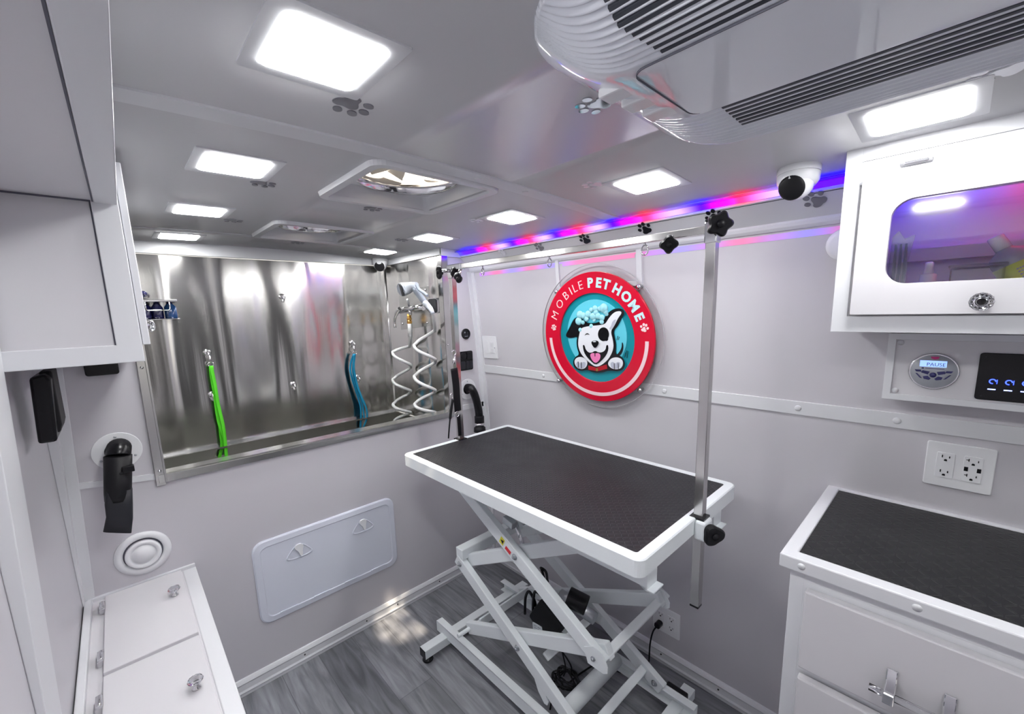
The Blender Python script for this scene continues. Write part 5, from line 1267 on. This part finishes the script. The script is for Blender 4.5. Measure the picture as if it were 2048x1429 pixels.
for k in range(6):
    x = .0245 + k * .0240
    m = MB(f); m.tube([(x + .0048 * math.cos(a), .0435 + .0048 * math.sin(a), .0052) for a in [PI * 2 * i / 18 for i in range(15)]], .0012, 6); m.box(x + .006, .0385, .005, x + .0072, .048, .0056); m.build('icon', 'bluel', t)
    m = MB(f); m.box(x - .006, .0245, .005, x + .006, .0265, .0056); m.build('indicator', 'bluew', t)
for k in (0, 1):
    m = MB(f); m.prism(circ(.0022, 10, .010, .009 + k * .088), .005, .0056); m.build('screw', 'dark', t)
m = MB(f); m.box(.0880, .078, .005, .092, .080, .0054); m.box(.0880, .068, .005, .094, .070, .0054); m.build('icon', 'bluel', t)

# ================================================================== BENCH (left)
bn = thing('storage_bench', (.6, -1.57, 0), 'white storage bench with two hinged lids at the lower left', 'bench')
BZ = .618
m = MB(); m.box(.006, -1.70, 0, 1.35, -1.455, BZ - .012); m.build('body', 'cab', bn)
m = MB(); m.box(.002, -1.462, 0, 1.40, -1.424, BZ - .002); m.build('front_board', 'trim', bn, bevel=.003)
m = MB(); m.box(.004, -1.700, BZ - .012, 1.37, -1.462, BZ - .003); m.build('deck', 'cab', bn)
m = MB(); m.box(.0, -1.705, BZ - .010, .012, -1.425, BZ + .010); m.build('back_edge', 'trim', bn, bevel=.002)
m = MB(); m.box(.012, -1.712, BZ - .010, 1.38, -1.694, BZ + .012); m.build('wall_edge', 'trim', bn, bevel=.003)
for x0, x1, hs in ((.020, .438, (.085, .362)), (.452, 1.05, (.55, .93))):
    m = MB(); m.box(x0, -1.664, BZ - .002, x1, -1.466, BZ + .010); ld = m.build('lid', 'cab', bn, bevel=.002)
    for h in hs:
        m = MB(); m.box(h - .026, -1.676, BZ - .002, h + .026, -1.663, BZ + .014); m.cyl((h - .02, -1.669, BZ + .013), (h + .02, -1.669, BZ + .013), .006, 12); m.build('hinge', 'chrome', ld, bevel=.001)
    kx = .184 if x0 < .1 else .665
    m = MB(UP(kx, -1.497, BZ + .010)); m.lathe([(.010, 0), (.009, .003), (.005, .008), (.005, .014)], n=20); m.build('knob_base', 'chrome', ld)
    crystal(UP(kx, -1.497, BZ + .022), .0165, ld)

# ================================================================== OVERHEAD CABINETS (left)
LY = -1.4895
oc = thing('overhead_cabinet', (.34, -1.59, 1.43), 'white overhead cabinet with framed end panel at the left edge', 'cabinet')
ZB0 = 1.4295
m = MB()
m.prism([(.012, -1.713), (.668, -1.713), (.668, LY - .012), (.012, LY - .012)], ZB0 + .010, 1.832); m.build('carcass', 'cab', oc)
g = FB(0, 0, .668); w_ = .040
m = MB(g); m.prism([(LY, ZB0), (LY - w_, ZB0 + w_ * .92), (LY - w_, 1.832), (LY, 1.832)], .0, .012); m.prism([(LY, ZB0), (-1.714, ZB0), (-1.714, ZB0 + w_ * .92), (LY - w_, ZB0 + w_ * .92)], .0, .012); m.build('end_frame', 'trim', oc, bevel=.0015)
m = MB(g); m.box(-1.714, ZB0 + w_ * .92, 0, LY - w_, 1.83, .004); m.build('end_panel', 'cab', oc)
m = MB(g); m.box(LY - w_ - .0025, ZB0 + w_ * .92, .004, LY - w_ - .0003, 1.745, .0055); m.build('panel_gap', 'gap', oc)
m = MB(); m.box(.012, LY - .012, ZB0, .668, LY, ZB0 + .012); m.box(.012, LY - .012, ZB0, .668, LY, 1.833); m.build('face_frame', 'trim', oc)
m = MB(); m.box(.03, LY + .001, 1.464, .674, LY + .0135, 1.826); dr = m.build('door', 'trim', oc, bevel=.0015)
kp = hit(304, 652, 0, .52); m = MB(Fr((.52, LY + .0155, kp.z), (-1, 0, 0), (0, 0, 1), (0, 1, 0))); m.lathe([(.008, 0), (.006, .006), (.005, .010)], n=18); m.build('knob_base', 'chrome', dr)
crystal(Fr((.52, LY + .0175, kp.z), (-1, 0, 0), (0, 0, 1), (0, 1, 0)), .0145, dr)
nc = thing('overhead_locker', (1.3, -1.6, 1.75), 'large grey white overhead locker seen from below in the top left corner', 'cabinet')
ZU = 1.742
m = MB(); m.box(.682, -1.713, ZU + .004, 2.40, LY - .034, 1.842); m.build('body', 'cab', nc)
TP = .0215
m = MB(); m.prism([(.682, LY - .036), (2.40, LY - .036 - TP), (2.40, LY - .0245), (.682, LY - .002)], ZU, 1.843); m.build('front_frame', 'trim', nc, bevel=.0015)
m = MB(); m.prism([(.683, LY - .0385), (2.40, LY - .0385 - TP), (2.40, LY - .0363 - TP), (.683, LY - .0363)], ZU + .001, ZU + .0036); m.build('panel_gap', 'gap', nc)
m = MB(); m.box(.6815, -1.713, ZU + .0005, .6835, LY - .040, ZU + .0035); m.build('panel_gap', 'gap', nc)

# device on the left wall
dv = thing('clipper_case', (.33, -1.66, 1.30), 'black device mounted on the left wall under the overhead cabinet', 'device')
xd = .40; Q = [hit(u, v, 0, xd) for u, v in ((60, 752), (92, 744), (112, 760), (115, 884), (76, 889))]
def slab(pts, x0, x1, name, mat, par, bev=.004):
    m = MB(Fr((x0, 0, 0), (0, 1, 0), (0, 0, 1), (1, 0, 0))); m.prism([(p.y, p.z) for p in pts], 0, x1 - x0); return m.build(name, mat, par, bevel=bev)
slab([hit(u, v, 0, xd) for u, v in ((57, 757), (90, 748), (101, 760), (115, 884), (76, 890))][::-1], xd - .13, xd, 'body', 'black', dv, .006)
slab([hit(u, v, 0, xd - .04) for u, v in ((76, 744), (103, 742), (124, 850), (121, 866), (100, 868))][::-1], xd - .16, xd - .04, 'front_unit', 'blackm', dv, .005)
slab([hit(u, v, 0, xd - .06) for u, v in ((108, 790), (113, 792), (123, 838), (117, 840))][::-1], xd - .12, xd - .06, 'clip', 'zinc', dv, .001)

# ================================================================== LIGHT
w = bpy.data.worlds.new('world'); SC.world = w; w.use_nodes = True; nt = w.node_tree
bg = nt.nodes['Background']; bg.inputs[0].default_value = (1, .96, .90, 1); bg.inputs[1].default_value = .85
sun = bpy.data.lights.new('sun', 'SUN'); sun.energy = 22; sun.angle = .03; sun.color = (1, .93, .82)
so = bpy.data.objects.new('sun', sun); COL.objects.link(so); so.rotation_euler = Vector((.625, -.20, 1.9)).to_track_quat('Z', 'Y').to_euler()

cam = bpy.data.cameras.new('camera'); co = bpy.data.objects.new('camera', cam); COL.objects.link(co)
co.location = CAM; co.rotation_euler = ROT; cam.sensor_width = 36; cam.lens = F / 2048 * 36
cam.shift_x = 0; cam.shift_y = (CY - 714.5) / 2048; cam.clip_start = .02; cam.clip_end = 50
SC.camera = co
SC.view_settings.view_transform = 'Standard'; SC.view_settings.look = 'None'; SC.view_settings.exposure = 0.20; SC.view_settings.gamma = 1.0
SC.cycles.max_bounces = 10; SC.cycles.diffuse_bounces = 5; SC.cycles.glossy_bounces = 5; SC.cycles.transmission_bounces = 8; SC.cycles.transparent_max_bounces = 12
SC.cycles.caustics_reflective = False; SC.cycles.caustics_refractive = False; SC.cycles.sample_clamp_indirect = 6
SC.cycles.use_denoising = True
